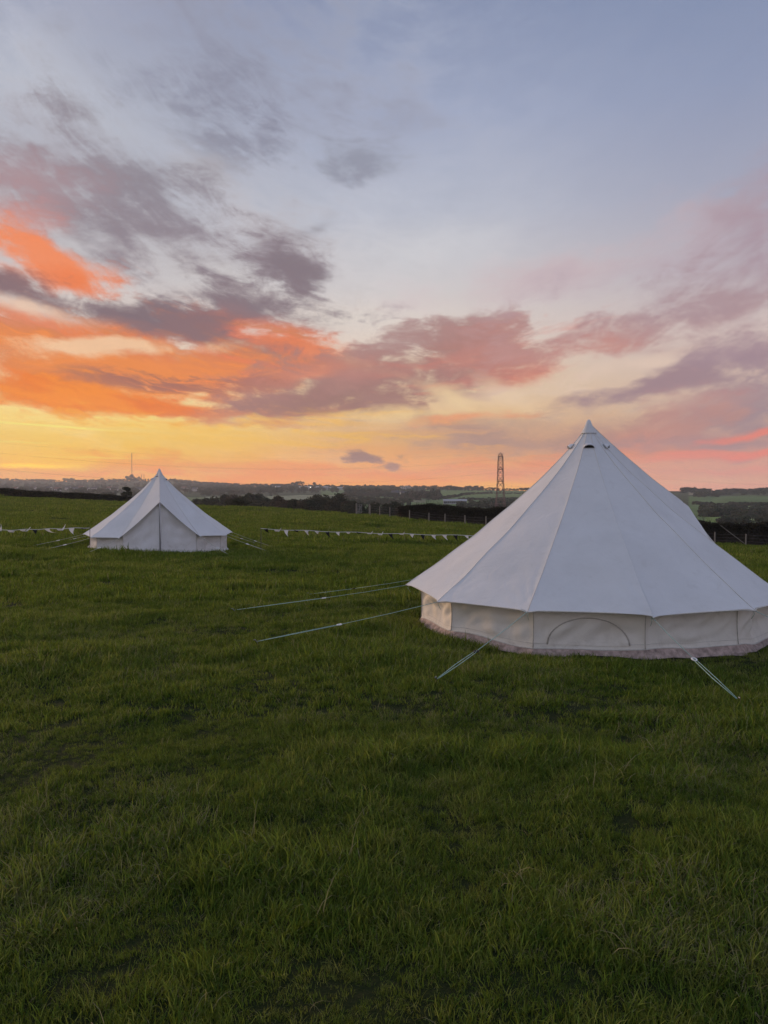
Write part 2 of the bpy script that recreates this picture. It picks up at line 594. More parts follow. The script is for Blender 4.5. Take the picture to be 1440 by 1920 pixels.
def field_z(x, y, bumps=True):
    x = np.asarray(x, float); y = np.asarray(y, float)
    shp = np.broadcast(x, y).shape
    X = np.broadcast_to(x, shp).ravel(); Y = np.broadcast_to(y, shp).ravel()
    r = np.hypot(X, Y)
    k = np.minimum(1.0, 150.0 / np.maximum(r, 1e-6))
    xs, ys = X * k, Y * k
    z = TPS[-3] + TPS[-2] * xs + TPS[-1] * ys
    for i in range(len(CTRL)):
        z = z + TPS[i] * _tps_k((xs - CTRL[i, 0]) ** 2 + (ys - CTRL[i, 1]) ** 2)
    if bumps:
        z = z + (fbm(X * 0.55, Y * 0.55, 3, 3) - 0.5) * 0.15 + (fbm(X * 1.9, Y * 1.9, 5, 2) - 0.5) * 0.045
        z = z + np.clip(r - 30, 0, 60) / 60 * (fbm(X * 0.16, Y * 0.22, 8, 3) - 0.5) * 0.5
    return z.reshape(shp)


def fz(x, y):
    return float(field_z(np.array([x]), np.array([y]))[0])


EDGE_AZ = [-75, -58, -40, -27, -18, -12.5, -6, -2.5, 1.3, 8, 20, 27, 45, 60, 75]
EDGE_R = [2500, 300, 160, 152, 144, 122, 108, 99, 88, 82, 74, 72, 70, 300, 2500]


def edge_r(az_deg):
    return np.interp(az_deg, EDGE_AZ, EDGE_R)


# tents stand here: (x, y, radius kept free of grass)
NEAR = (3.04, 11.1)
FAR = (-8.25, 27.4)
FAR_ROT = math.radians(16.8)


def ground_material():
    m, N, out = material('meadow_soil')
    geo = N.new('ShaderNodeNewGeometry')
    P = geo.outputs['Position']
    big = N.noise(P, 0.12, 4.0, 0.6)
    mid = N.noise(P, 1.4, 5.0, 0.65)
    tiny = N.noise(P, 26.0, 4.0, 0.7)
    col = N.mix(N.rng(big, 0.35, 0.65), (0.018, 0.028, 0.007, 1), (0.026, 0.034, 0.009, 1))
    col = N.mix(N.rng(mid, 0.45, 0.72, 0.0, 0.7), col, (0.022, 0.026, 0.008, 1))
    col = N.mix(N.rng(tiny, 0.4, 0.75, 0.0, 0.6), col, (0.034, 0.036, 0.012, 1))
    p = N.new('ShaderNodeBsdfPrincipled')
    N.put(p.inputs['Base Color'], col)
    p.inputs['Roughness'].default_value = 0.95
    p.inputs['Specular IOR Level'].default_value = 0.1
    b = N.new('ShaderNodeBump')
    b.inputs['Strength'].default_value = 0.8
    b.inputs['Distance'].default_value = 0.06
    N.put(b.inputs['Height'], N.math('ADD', N.noise(P, 9.0, 5.0, 0.7), N.math('MULTIPLY', mid, 0.7)))
    N.t.links.new(b.outputs[0], p.inputs['Normal'])
    N.t.links.new(p.outputs[0], out.inputs[0])
    return m


def build_field():
    az = np.concatenate([np.arange(-180, -60, 6), np.arange(-60, -36, 1.5), np.arange(-36, 36, 0.22), np.arange(36, 60, 1.5), np.arange(60, 180, 6)])
    na, nr = len(az), 330
    A = np.radians(az)[:, None]
    er = edge_r(az)[:, None]
    er = np.where(np.abs(az)[:, None] > 75, 2500, er)
    t = np.linspace(0, 1, nr)[None, :]
    R = 0.6 * (er / 0.6) ** t
    X, Y = np.sin(A) * R, np.cos(A) * R
    Z = field_z(X, Y)
    # the sheet rolls over at its far edge, down to the valley
    roll = np.clip((R / er - 0.955) / 0.045, 0, 1) * (np.abs(az)[:, None] < 50)
    Z = Z - roll ** 2 * 2.5
    v = np.stack([X, Y, Z], -1).reshape(-1, 3)
    v = np.vstack([v, [[0, 0, fz(0, 0)]]])
    f = []
    idx = np.arange(na * nr).reshape(na, nr)
    a = idx; b = np.roll(idx, -1, axis=0)
    quads = np.stack([a[:, :-1], a[:, 1:], b[:, 1:], b[:, :-1]], -1).reshape(-1, 4)
    f = quads.tolist() + [(len(v) - 1, int(a[i, 0]), int(b[i, 0])) for i in range(na)]
    o = mesh_obj('field', v, f, ground_material(), smooth=True)
    tag(o, 'gently sloping green pasture the tents are pitched on', 'field', kind='structure')
    return o


build_field()

# ------------------------------------------------------------------ valley and hills beyond the field
# columns of the view; along each, distance and height of the land from the field's edge to the skyline
VPX = [-1500, -300, 0, 130, 250, 330, 380, 450, 520, 650, 760, 850, 950, 1080, 1200, 1300, 1335, 1380, 1440, 1800, 3000]
VR = {-1500: (200, 300, 600, 1100, 2000, 2900), -300: (190, 300, 600, 1100, 2000, 2900), 0: (180, 300, 600, 1100, 2000, 2900), 130: (178, 300, 600, 1100, 2000, 2900),
      250: (170, 300, 600, 1100, 2000, 2900), 330: (158, 280, 550, 1000, 1800, 2800), 380: (148, 270, 480, 950, 1600, 2600), 450: (140, 260, 460, 900, 1500, 2200), 520: (130, 250, 450, 900, 1400, 2000),
      650: (115, 250, 450, 800, 1200, 1900), 760: (105, 220, 400, 700, 1100, 1800), 850: (100, 210, 400, 680, 1050, 1700), 950: (95, 200, 400, 650, 1000, 1600),
      1080: (90, 200, 400, 650, 1000, 1600), 1200: (90, 200, 380, 650, 1000, 1600), 1300: (90, 200, 380, 650, 950, 1500), 1335: (90, 200, 380, 650, 950, 1500), 1380: (90, 200, 380, 650, 950, 1500),
      1440: (90, 200, 380, 650, 950, 1500), 1800: (90, 200, 380, 650, 950, 1500), 3000: (90, 200, 380, 650, 950, 1500)}
VPY = {-1500: (960, 950, 938, 924, 908, 900), -300: (960, 950, 938, 924, 908, 897), 0: (960, 950, 938, 924, 912, 901), 130: (962, 952, 939, 925, 913, 904),
       250: (966, 954, 941, 927, 913, 902), 330: (974, 960, 945, 930, 916, 902), 380: (982, 966, 949, 933, 920, 908), 450: (988, 970, 951, 934, 922, 913), 520: (992, 972, 953, 934, 921, 914),
       650: (1000, 976, 957, 939, 927, 917), 760: (1008, 986, 963, 945, 929, 917), 850: (1015, 990, 966, 946, 929, 917), 950: (1020, 996, 970, 949, 933, 920),
       1080: (1030, 1000, 973, 951, 934, 921), 1200: (1040, 1005, 976, 953, 936, 921), 1300: (1050, 1010, 980, 956, 938, 921), 1335: (1052, 1010, 980, 956, 938, 924), 1380: (1055, 1010, 980, 954, 935, 923),
       1440: (1060, 1010, 980, 953, 933, 921), 1800: (1060, 1010, 980, 953, 933, 920), 3000: (1060, 1010, 980, 953, 933, 920)}
_R = np.array([VR[p] for p in VPX], float)
_Y = np.array([VPY[p] for p in VPX], float)


def valley_cols(px):
    """the six (distance, view height) stations of one bearing"""
    return (np.array([np.interp(px, VPX, _R[:, k]) for k in range(6)]),
            np.array([np.interp(px, VPX, _Y[:, k]) for k in range(6)]))


def valley_at(px, py):
    """the point of the far land seen at that spot of the view"""
    r, y = valley_cols(px)
    d = float(np.interp(py, y[::-1], r[::-1]))
    return at(px, max(py, y[-1]), d)


# what grows where: (px0, px1, py0, py1, colour)
LAND = [
    (600, 1010, 918, 960, (0.085, 0.105, 0.050)),
    (715, 905, 916, 931, (0.088, 0.112, 0.046)),
    (830, 1010, 924, 937, (0.096, 0.118, 0.052)),
    (880, 1010, 931, 950, (0.082, 0.102, 0.048)),
    (495, 660, 929, 938, (0.150, 0.142, 0.096)),
    (340, 470, 932, 950, (0.110, 0.118, 0.066)),
    (380, 430, 931, 934, (0.150, 0.150, 0.110)),
    (640, 790, 935, 942, (0.115, 0.110, 0.075)),
    (1290, 1700, 930, 1010, (0.078, 0.098, 0.044)),
    (1300, 1700, 931, 946, (0.080, 0.100, 0.048)),
    (1320, 1398, 969, 979, (0.110, 0.138, 0.050)),
    (1400, 1500, 970, 975, (0.160, 0.170, 0.100)),
    (1290, 1345, 922, 928, (0.150, 0.120, 0.085)),
    (0, 330, 925, 935, (0.105, 0.100, 0.074)),
]


def build_hills():
    cols = np.concatenate([np.arange(-1500, -100, 60), np.arange(-100, 1560, 3.5), np.arange(1560, 3000, 60)])
    rows = 170
    w = np.linspace(0, 5, rows)
    V = np.zeros((len(cols), rows + 3, 3)); C = np.zeros((len(cols), rows + 3, 4)); C[..., 3] = 1
    for i, px in enumerate(cols):
        r, y = valley_cols(px)
        rr = np.interp(w, range(6), r); yy = np.interp(w, range(6), y)
        rough = (fbm(np.full(rows, px * 0.02), w * 3.0, 21, 3) - 0.5) * 2.2
        rough *= np.clip(w - 1.0, 0, 1) * np.clip((5 - w) * 2, 0.25, 1)
        pts = [at(px, yy[k] + rough[k], rr[k]) for k in range(rows)]
        first, last = pts[0], pts[-1]
        back = [at(px, yy[-1] + 3, rr[-1] * 1.05), at(px, yy[-1] + 14, rr[-1] * 1.35)]
        pre = Vector((first.x * 0.84, first.y * 0.84, fz(first.x * 0.84, first.y * 0.84) - 2.2))
        V[i] = [tuple(p) for p in [pre] + pts + back]
        base = np.array((0.105, 0.115, 0.070))
        n = fbm(np.full(rows + 3, px * 0.03), np.arange(rows + 3) * 0.12, 31, 3)
        cc = base[None, :] * (0.75 + 0.5 * n[:, None])
        ys = np.concatenate([[yy[0]], yy + rough, [yy[-1], yy[-1]]])
        for (x0, x1, y0, y1, c) in LAND:
            wob = (float(vnoise(np.array([px * 0.03]), np.array([y0 * 0.7]), 41)[0]) - 0.5) * 3
            if x0 <= px + wob * 6 <= x1:
                msk = (ys + wob >= y0) & (ys + wob * 0.6 <= y1)
                cc[msk] = np.array(c)[None, :] * np.array((2.0, 2.2, 2.1)) * (0.88 + 0.24 * n[msk][:, None])
        C[i, :, :3] = cc
    nr = rows + 3
    idx = np.arange(len(cols) * nr).reshape(len(cols), nr)
    q = np.stack([idx[:-1, :-1], idx[1:, :-1], idx[1:, 1:], idx[:-1, 1:]], -1).reshape(-1, 4)
    m, N, out = material('far_farmland')
    at_ = N.new('ShaderNodeAttribute'); at_.attribute_name = 'land'
    geo = N.new('ShaderNodeNewGeometry')
    n1 = N.noise(geo.outputs['Position'], 0.03, 6.0, 0.65)
    col = N.mix(1.0, at_.outputs['Color'], N.ramp(n1, [(0.3, (0.72, 0.72, 0.72, 1)), (0.7, (1.2, 1.2, 1.15, 1))]), 'MULTIPLY')
    p = N.new('ShaderNodeBsdfPrincipled')
    N.put(p.inputs['Base Color'], col)
    p.inputs['Roughness'].default_value = 1.0
    p.inputs['Specular IOR Level'].default_value = 0.0
    N.t.links.new(p.outputs[0], out.inputs[0])
    o = mesh_obj('hills', V.reshape(-1, 3), q.tolist(), m, smooth=True)
    ca = o.data.color_attributes.new('land', 'FLOAT_COLOR', 'POINT')
    ca.data.foreach_set('color', C.reshape(-1))
    tag(o, 'valley and low hills of farmland beyond the field', 'hills', kind='structure')


build_hills()

# ------------------------------------------------------------------ scattering (grass, far woods): one object each
def scatter(name, pts, rots, scales, picks, protos, label, cat):
    """protos spread over points with geometry nodes: one object of uncountable stuff"""
    lib = bpy.data.collections.new(name + '_kinds')
    for i, me in enumerate(protos):
        o = bpy.data.objects.new('%s_kind_%02d' % (name, i), me)
        lib.objects.link(o)
    me = bpy.data.meshes.new(name)
    me.vertices.add(len(pts))
    me.vertices.foreach_set('co', np.asarray(pts, np.float32).ravel())
    a = me.attributes.new('turn', 'FLOAT_VECTOR', 'POINT'); a.data.foreach_set('vector', np.asarray(rots, np.float32).ravel())
    a = me.attributes.new('size', 'FLOAT_VECTOR', 'POINT'); a.data.foreach_set('vector', np.asarray(scales, np.float32).ravel())
    a = me.attributes.new('pick', 'INT', 'POINT'); a.data.foreach_set('value', np.asarray(picks, np.int32))
    me.materials.append(protos[0].materials[0])
    o = obj_of(name, me)
    ng = bpy.data.node_groups.new(name + '_spread', 'GeometryNodeTree')
    ng.interface.new_socket('Geometry', in_out='INPUT', socket_type='NodeSocketGeometry')
    ng.interface.new_socket('Geometry', in_out='OUTPUT', socket_type='NodeSocketGeometry')
    gi, go = ng.nodes.new('NodeGroupInput'), ng.nodes.new('NodeGroupOutput')
    inst = ng.nodes.new('GeometryNodeInstanceOnPoints')
    info = ng.nodes.new('GeometryNodeCollectionInfo')
    info.inputs['Collection'].default_value = lib
    info.inputs['Separate Children'].default_value = True
    info.inputs['Reset Children'].default_value = True

    def attr(nm, t):
        n = ng.nodes.new('GeometryNodeInputNamedAttribute')
        n.data_type = t
        n.inputs['Name'].default_value = nm
        return n.outputs['Attribute']
    e2r = ng.nodes.new('FunctionNodeEulerToRotation')
    ng.links.new(attr('turn', 'FLOAT_VECTOR'), e2r.inputs[0])
    ng.links.new(gi.outputs[0], inst.inputs['Points'])
    ng.links.new(info.outputs[0], inst.inputs['Instance'])
    inst.inputs['Pick Instance'].default_value = True
    ng.links.new(attr('pick', 'INT'), inst.inputs['Instance Index'])
    ng.links.new(e2r.outputs[0], inst.inputs['Rotation'])
    ng.links.new(attr('size', 'FLOAT_VECTOR'), inst.inputs['Scale'])
    ng.links.new(inst.outputs[0], go.inputs[0])
    md = o.modifiers.new('spread', 'NODES')
    md.node_group = ng
    tag(o, label, cat, kind='stuff')
    return o


# ------------------------------------------------------------------ foliage shapes
def leaf_cloud(n, size, shape_fn, rng, flat=0.0):
    """n small bent leaf faces at points given by shape_fn"""
    P = shape_fn(n)
    d = rng.normal(size=(n, 3)); d /= np.linalg.norm(d, axis=1)[:, None]
    e = rng.normal(size=(n, 3)); e -= (e * d).sum(1)[:, None] * d; e /= np.linalg.norm(e, axis=1)[:, None]
    s = size * rng.uniform(0.6, 1.4, (n, 1))
    a, b = d * s, e * s * 0.6
    V = np.stack([P - a, P + b, P + a, P - b], 1).reshape(-1, 3)
    Fc = np.arange(n * 4).reshape(n, 4)
    return V, Fc


def crown_points(rng, h0, h1, w, lobes=16, bare=0.0):
    """a crown built of overlapping lobes, leaves mostly near the outside of each lobe"""
    cz = (h0 + h1) / 2
    L = []
    for i in range(lobes):
        t = rng.uniform(-1, 1); a = rng.uniform(0, 2 * PI)
        rr = w * math.sqrt(max(0, 1 - t * t)) * rng.uniform(0.35, 0.95)
        L.append((rr * math.cos(a), rr * math.sin(a), cz + t * (h1 - h0) * 0.42, w * rng.uniform(0.28, 0.5)))
    L = np.array(L)

    def fn(n):
        k = rng.integers(0, len(L), n)
        d = rng.normal(size=(n, 3)); d /= np.linalg.norm(d, axis=1)[:, None]
        r = L[k, 3] * rng.uniform(0.45, 1.08, n) ** 0.6
        d[:, 2] *= 0.75
        return L[k, :3] + d * r[:, None]
    return fn


MAT_BARK = plain('bark', (0.050, 0.040, 0.032), 0.95, 0.25, 9.0, bump=0.5)
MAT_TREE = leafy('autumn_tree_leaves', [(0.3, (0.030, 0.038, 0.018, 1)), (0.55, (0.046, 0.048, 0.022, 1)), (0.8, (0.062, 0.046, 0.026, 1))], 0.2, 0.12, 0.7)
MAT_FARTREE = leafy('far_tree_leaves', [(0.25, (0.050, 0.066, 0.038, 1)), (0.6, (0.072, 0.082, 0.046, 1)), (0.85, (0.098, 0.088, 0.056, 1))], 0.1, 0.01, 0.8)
MAT_HEDGE = leafy('hedge_leaves', [(0.3, (0.026, 0.022, 0.012, 1)), (0.55, (0.036, 0.034, 0.015, 1)), (0.8, (0.055, 0.036, 0.022, 1))], 0.12, 0.5, 0.3)


def np_mesh(name, V, Fc, mat):
    me = bpy.data.meshes.new(name)
    V = np.asarray(V, np.float32); Fc = np.asarray(Fc, np.int32)
    k = Fc.shape[1]
    me.vertices.add(len(V)); me.vertices.foreach_set('co', V.ravel())
    me.loops.add(Fc.size); me.loops.foreach_set('vertex_index', Fc.ravel())
    me.polygons.add(len(Fc)); me.polygons.foreach_set('loop_start', np.arange(0, Fc.size, k, dtype=np.int32))
    me.materials.append(mat)
    me.update(calc_edges=True)
    return me


def trunk_mesh(rng, h, r, limbs=6):
    b = MB()
    b.tube([(0, 0, -0.6), (0.02 * h, 0.01 * h, h * 0.3), (0.03 * h, 0, h * 0.62), (0.02 * h, 0.02 * h, h * 0.85)], [r * 1.25, r, r * 0.6, r * 0.15], 7)
    for i in range(limbs):
        a = rng.uniform(0, 2 * PI); z0 = h * rng.uniform(0.25, 0.55); l = h * rng.uniform(0.2, 0.36)
        b.tube([(0.02 * h, 0, z0), (math.cos(a) * l * 0.5, math.sin(a) * l * 0.5, z0 + l * 0.5), (math.cos(a) * l, math.sin(a) * l, z0 + l * 0.95)],
               [r * 0.5, r * 0.3, r * 0.08], 5)
    me = bpy.data.meshes.new('trunk')
    me.from_pydata([tuple(v) for v in b.v], [], b.f)
    me.materials.append(MAT_BARK)
    return me


TREES = []
for i in range(5):
    rg = np.random.default_rng(100 + i)
    w = (0.46, 0.36, 0.52, 0.40, 0.30)[i]
    V, Fc = leaf_cloud(4200, 0.030, crown_points(rg, 0.20, 1.0, w, 22 + 3 * i), rg)
    V[:, 2] = np.maximum(V[:, 2], 0.05)
    TREES.append((trunk_mesh(rg, 1.0, 0.03), np_mesh('crown', V, Fc, MAT_TREE)))


def tree(loc, h, wide, kind, label, group=None, rz=0.0, cat='tree', name='tree'):
    t = empty(name, loc, rz)
    t.scale = (h * wide, h * wide, h)
    for nm, me in zip(('trunk', 'crown'), TREES[kind]):
        obj_of(nm, me, t)
    tag(t, label, cat, group)
    return t


# ------------------------------------------------------------------ hedges
def hedge(name, path, heights, width, nleaf, leaf, label, seed, twigs=0):
    """clipped hedge along a path: dark stems inside, leaves through the volume, shoots on top"""
    rg = np.random.default_rng(seed)
    path = np.array(path, float)
    seg = np.hypot(*(np.diff(path, axis=0).T)); s = np.concatenate([[0], np.cumsum(seg)])
    Lh = s[-1]

    def pos(t):
        return np.interp(t, s, path[:, 0]), np.interp(t, s, path[:, 1])
    root = empty(name, (path[0, 0], path[0, 1], fz(*path[0])))
    o0 = np.array(root.location)
    dirv = (path[-1] - path[0]) / np.linalg.norm(path[-1] - path[0]); nv = np.array((-dirv[1], dirv[0]))

    def hgt(t):
        return np.interp(t / Lh, np.linspace(0, 1, len(heights)), heights) * (0.88 + 0.26 * fbm(t * 0.5, t * 0 + 3, seed, 3))

    def shape(n):
        t = rg.uniform(0, Lh, n)
        x, y = pos(t)
        z = np.sqrt(rg.uniform(0, 1, n)) * 0.98 + 0.02
        hh = hgt(t)
        off = width * 0.5 * (rg.choice([-1, 1], n) * rg.uniform(0.55, 1.08, n)) * (1.05 - 0.35 * z ** 3) * (0.8 + 0.5 * vnoise(t * 1.1, z * hh * 1.4, seed + 5))
        top = rg.uniform(0, 1, n) < 0.3
        z = np.where(top, 0.9 + 0.16 * rg.uniform(0, 1, n) ** 2, z); off = np.where(top, width * 0.5 * rg.uniform(-.9, .9, n), off)
        return np.stack([x + nv[0] * off - o0[0], y + nv[1] * off - o0[1], field_z(x, y) + z * hh - o0[2]], 1)
    V, Fc = leaf_cloud(nleaf, leaf, shape, rg)
    obj_of('leaves', np_mesh('hedge_leaves', V, Fc, MAT_HEDGE), root)
    # the dense inside of the hedge
    nt = int(Lh / 0.5) + 1
    T = np.linspace(0, Lh, nt); x, y = pos(T); g = field_z(x, y); hh = hgt(T)
    vs, fs = [], []
    for i in range(nt):
        wob = width * (0.30 + 0.10 * math.sin(i * 1.7))
        for (o, zz) in ((-wob, -0.4), (-wob * 1.05, hh[i] * 0.5), (-wob * 0.6, hh[i] * 0.86), (wob * 0.6, hh[i] * 0.88), (wob * 1.05, hh[i] * 0.5), (wob, -0.4)):
            vs.append((x[i] + nv[0] * o - o0[0], y[i] + nv[1] * o - o0[1], g[i] + zz - o0[2]))
    for i in range(nt - 1):
        for k in range(5):
            fs.append((i * 6 + k, i * 6 + k + 1, (i + 1) * 6 + k + 1, (i + 1) * 6 + k))
    mesh_obj('stems', vs, fs, MAT_BARK, root)
    if twigs:
        b = MB()
        for _ in range(twigs):
            t = rg.uniform(0, Lh); X, Y = pos(t); h0 = float(hgt(np.array([t]))[0])
            l = rg.uniform(0.15, 0.55); z0 = fz(X, Y) + h0 * 0.8
            p = Vector((X - o0[0] + rg.normal() * width * 0.2, Y - o0[1], z0 - o0[2]))
            b.tube([p, p + Vector((rg.normal() * 0.08, 0, h0 * 0.2 + l * 0.6)), p + Vector((rg.normal() * 0.2, 0, h0 * 0.2 + l))], [0.014, 0.010, 0.004], 3)
        tag(b.build('shoots', MAT_BARK, root), kind='stuff')
    tag(root, label, 'hedge')
    return root


pA, pB = at(752, 972, 82), at(1640, 1040, 58)
HR = [(pA.x, pA.y + 1.2), ((pA.x + pB.x) / 2, (pA.y + pB.y) / 2 + 1.2), (pB.x, pB.y + 1.2)]
hedge('hedge', HR, [1.35, 1.75, 1.8, 1.7, 1.75, 1.75, 1.9, 1.9], 1.5, 52000, 0.075, 'dense dark clipped hedge behind the wire fence and the large tent', 51, 700)
HL = [at(-160, 927, 138)[:2], at(0, 930, 140)[:2], at(120, 935, 140)[:2], at(275, 944, 138)[:2]]
hedge('hedge', HL, [1.2, 1.15, 1.3, 1.45, 1.3, 1.15, 1.2, .95, .65], 1.6, 26000, 0.13, 'long dark brown hedge along the top of the field at the far left', 52, 500)

# dark bush at the crest and the round tree behind the left hedge
tb = at(447, 948, 122)
tree((tb.x, tb.y, fz(tb.x, tb.y) - 0.5), 1.9, 1.9, 2, 'small dark round bush at the crest of the field behind the small tent', None, 0.4, 'bush', 'bush')
tb = at(237, 936, 185)
tree((tb.x, tb.y, tb.z - 0.6), 3.6, 0.95, 1, 'lone round tree just beyond the left hedge', None, 1.1)

# ------------------------------------------------------------------ belt of trees just below the field
WOOD = [  # px, top py, distance, height m, width factor, kind
    (372, 938, 330, 9, 1.0, 0), (388, 936, 320, 10, .9, 2), (404, 933, 330, 11, 1.0, 3), (420, 931, 345, 12, .9, 0), (436, 930, 340, 12, .9, 2), (452, 932, 320, 11, 1.0, 1),
    (468, 924, 310, 13, .8, 4), (480, 930, 320, 12, .9, 0), (496, 936, 300, 10, 1.1, 2), (512, 937, 280, 9, 1.0, 3), (524, 934, 250, 9.5, .9, 0), (538, 940, 235, 8, 1.1, 2),
    (552, 937, 230, 9, .95, 1), (566, 939, 225, 8.5, 1.05, 3), (580, 940, 225, 8, 1.0, 0), (596, 931, 260, 11, .9, 2), (612, 931, 265, 11, .95, 3), (626, 936, 240, 9, 1.0, 4),
    (636, 930, 270, 11, .9, 0), (650, 940, 225, 8, 1.0, 1), (664, 942, 220, 7.5, 1.1, 2), (706, 944, 215, 7.5, 1.1, 3), (722, 948, 205, 6.5, 1.0, 0), (738, 943, 215, 7.5, .9, 2), (752, 949, 205, 6.5, 1.0, 4)]
ORD = ['first', 'second', 'third', 'fourth', 'fifth', 'sixth', 'seventh', 'eighth', 'ninth', 'tenth', 'eleventh', 'twelfth', 'thirteenth', 'fourteenth', 'fifteenth', 'sixteenth', 'seventeenth',
       'eighteenth', 'nineteenth', 'twentieth', 'twenty-first', 'twenty-second', 'twenty-third', 'twenty-fourth', 'twenty-fifth']
LBL = {6: 'tallest pointed tree standing out of the belt of trees below the field'}
for i, (px, py, dist, h, wd, kd) in enumerate(WOOD):
    p = at(px, py, dist)
    tree((p.x, p.y, p.z - h), h, wd, kd, LBL.get(i, 'dark autumn tree, %s from the small tent in the belt below the field' % ORD[i]), 'belt of trees below the field', i * 1.3)

# ------------------------------------------------------------------ woods and hedgerows on the far hills (too many and too small to count)
FARK = []
for i in range(4):
    rg = np.random.default_rng(300 + i)
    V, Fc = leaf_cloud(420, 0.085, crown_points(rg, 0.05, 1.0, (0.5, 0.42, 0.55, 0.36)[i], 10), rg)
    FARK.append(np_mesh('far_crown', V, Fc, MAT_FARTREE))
FP, FR_, FS, FI = [], [], [], []


def far_tree(px, py, h, wide=1.0):
    p = valley_at(px, py)
    FP.append((p.x, p.y, p.z - 0.15 * h)); FR_.append((0, 0, rnd.uniform(0, 6.28)))
    k = rnd.uniform(0.75, 1.25)
    FS.append((h * wide * k, h * wide * k, h * k)); FI.append(rnd.randrange(4))


def far_wood(n, px0, px1, py0, py1, h, wide=1.0):
    for _ in range(n):
        t = rnd.random()
        far_tree(px0 + (px1 - px0) * t, py0 + (py1 - py0) * rnd.random(), h, wide)


def far_row(px0, py0, px1, py1, step, h, wide=1.2):
    n = max(2, int(math.hypot(px1 - px0, (py1 - py0) * 2) / step))
    for i in range(n):
        t = (i + rnd.uniform(-.4, .4)) / n
        far_tree(px0 + (px1 - px0) * t, py0 + (py1 - py0) * t + rnd.uniform(-.3, .3), h, wide)


# wooded ridge on the left with the town below it
far_wood(252, -120, 330, 898, 903, 9, 1.2)
far_wood(420, -120, 360, 902, 926, 8, 1.2)
far_wood(96, -60, 340, 924, 940, 7, 1.2)
for (a, b, h) in ((122, 901, 17), (130, 901, 19), (126, 902, 18), (158, 902, 14), (184, 901, 13), (192, 901, 13), (213, 901, 12), (240, 900, 20), (247, 900, 24), (254, 900, 21), (260, 900, 16), (222, 899, 15), (231, 899, 14), (135, 901, 15)):
    far_tree(a, b, h, 1.1)
far_wood(144, 318, 420, 899, 920, 9, 1.2)
# middle ridge
far_wood(312, 370, 740, 909, 924, 9.5, 1.1)
far_wood(102, 380, 520, 918, 930, 9, 1.2)
far_row(380, 908, 740, 918, 3.0, 10, 1.1)
for (a, b, h) in ((421, 909, 12), (528, 914, 14), (548, 915, 17), (556, 915, 18), (562, 915, 17), (590, 916, 16), (600, 916, 15), (616, 916, 11), (684, 918, 13), (700, 918, 12)):
    far_tree(a, b, h, 1.1)
far_wood(78, 648, 712, 921, 932, 11, 1.2)
far_wood(48, 640, 760, 929, 937, 7, 1.2)
far_wood(36, 700, 800, 918, 930, 8, 1.2)
far_wood(42, 770, 830, 930, 938, 10, 1.2)
far_row(700, 918, 1000, 921, 4.5, 7, 1.2)
far_row(740, 917, 905, 919, 3.5, 9, 1.2)
far_row(828, 936, 880, 928, 2.2, 4, 1.4); far_row(880, 928, 925, 925, 2.5, 4, 1.4)
far_row(862, 938, 1000, 937, 2.6, 3.2, 1.5); far_row(716, 931, 770, 926, 2.5, 4, 1.4); far_row(905, 925, 1000, 927, 3, 3, 1.5)
far_wood(36, 860, 1000, 947, 956, 6, 1.5)
far_wood(54, 640, 770, 940, 950, 6, 1.3)
# right-hand hills
far_wood(80, 1330, 1560, 924, 928, 8, 1.2); far_row(1345, 925, 1560, 922, 2.0, 9, 1.2)
far_wood(26, 1278, 1326, 921, 924, 9, 1.2); far_wood(50, 1305, 1350, 927, 932, 7, 1.3)
far_row(1305, 946, 1340, 948, 1.8, 3.6, 1.6); far_row(1346, 948, 1356, 948, 1.8, 3.4, 1.6); far_row(1362, 948, 1440, 949, 1.8, 3.8, 1.6); far_row(1365, 953, 1402, 953, 1.8, 3.4, 1.6)
far_row(1440, 949, 1560, 951, 2.0, 3.8, 1.6)
far_wood(70, 1312, 1366, 957, 969, 6, 1.2); far_wood(55, 1375, 1500, 965, 972, 5.5, 1.3); far_wood(20, 1400, 1500, 958, 962, 4.5, 1.3)
far_wood(40, 1390, 1520, 978, 985, 4.5, 1.4); far_row(1350, 983, 1392, 980, 2.5, 4, 1.4)
far_row(1428, 954, 1440, 954, 4, 6, 1.0)
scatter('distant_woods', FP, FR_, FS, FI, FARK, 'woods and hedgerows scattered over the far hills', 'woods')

# ------------------------------------------------------------------ far buildings
MAT_WHITEWALL = plain('pale_render', (0.45, 0.43, 0.42), 0.8, 0.1, 0.2)
MAT_SHED = plain('grey_sheeting', (0.34, 0.35, 0.37), 0.55, 0.08, 0.2)
MAT_SLATE = plain('slate', (0.10, 0.095, 0.10), 0.8, 0.2, 0.3)
MAT_TILE = plain('clay_tile', (0.20, 0.11, 0.08), 0.85, 0.2, 0.3)
MAT_PANE = plain('dark_pane', (0.03, 0.035, 0.04), 0.15, 0.1, 1.0, spec=0.6)
MAT_STEEL = plain('rust_primed_steel', (0.20, 0.11, 0.095), 0.7, 0.15, 2.0)
MAT_RUST = plain('painted_mast', (0.26, 0.09, 0.07), 0.7, 0.15, 1.0)


def emission(name, rgb, k):
    m, N, out = material(name)
    e = N.new('ShaderNodeEmission')
    e.inputs['Color'].default_value = rgb + (1,)
    e.inputs['Strength'].default_value = k
    N.t.links.new(e.outputs[0], out.inputs[0])
    return m


MAT_LAMP = emission('yard_lamp', (1.0, 0.86, 0.62), 10.0)


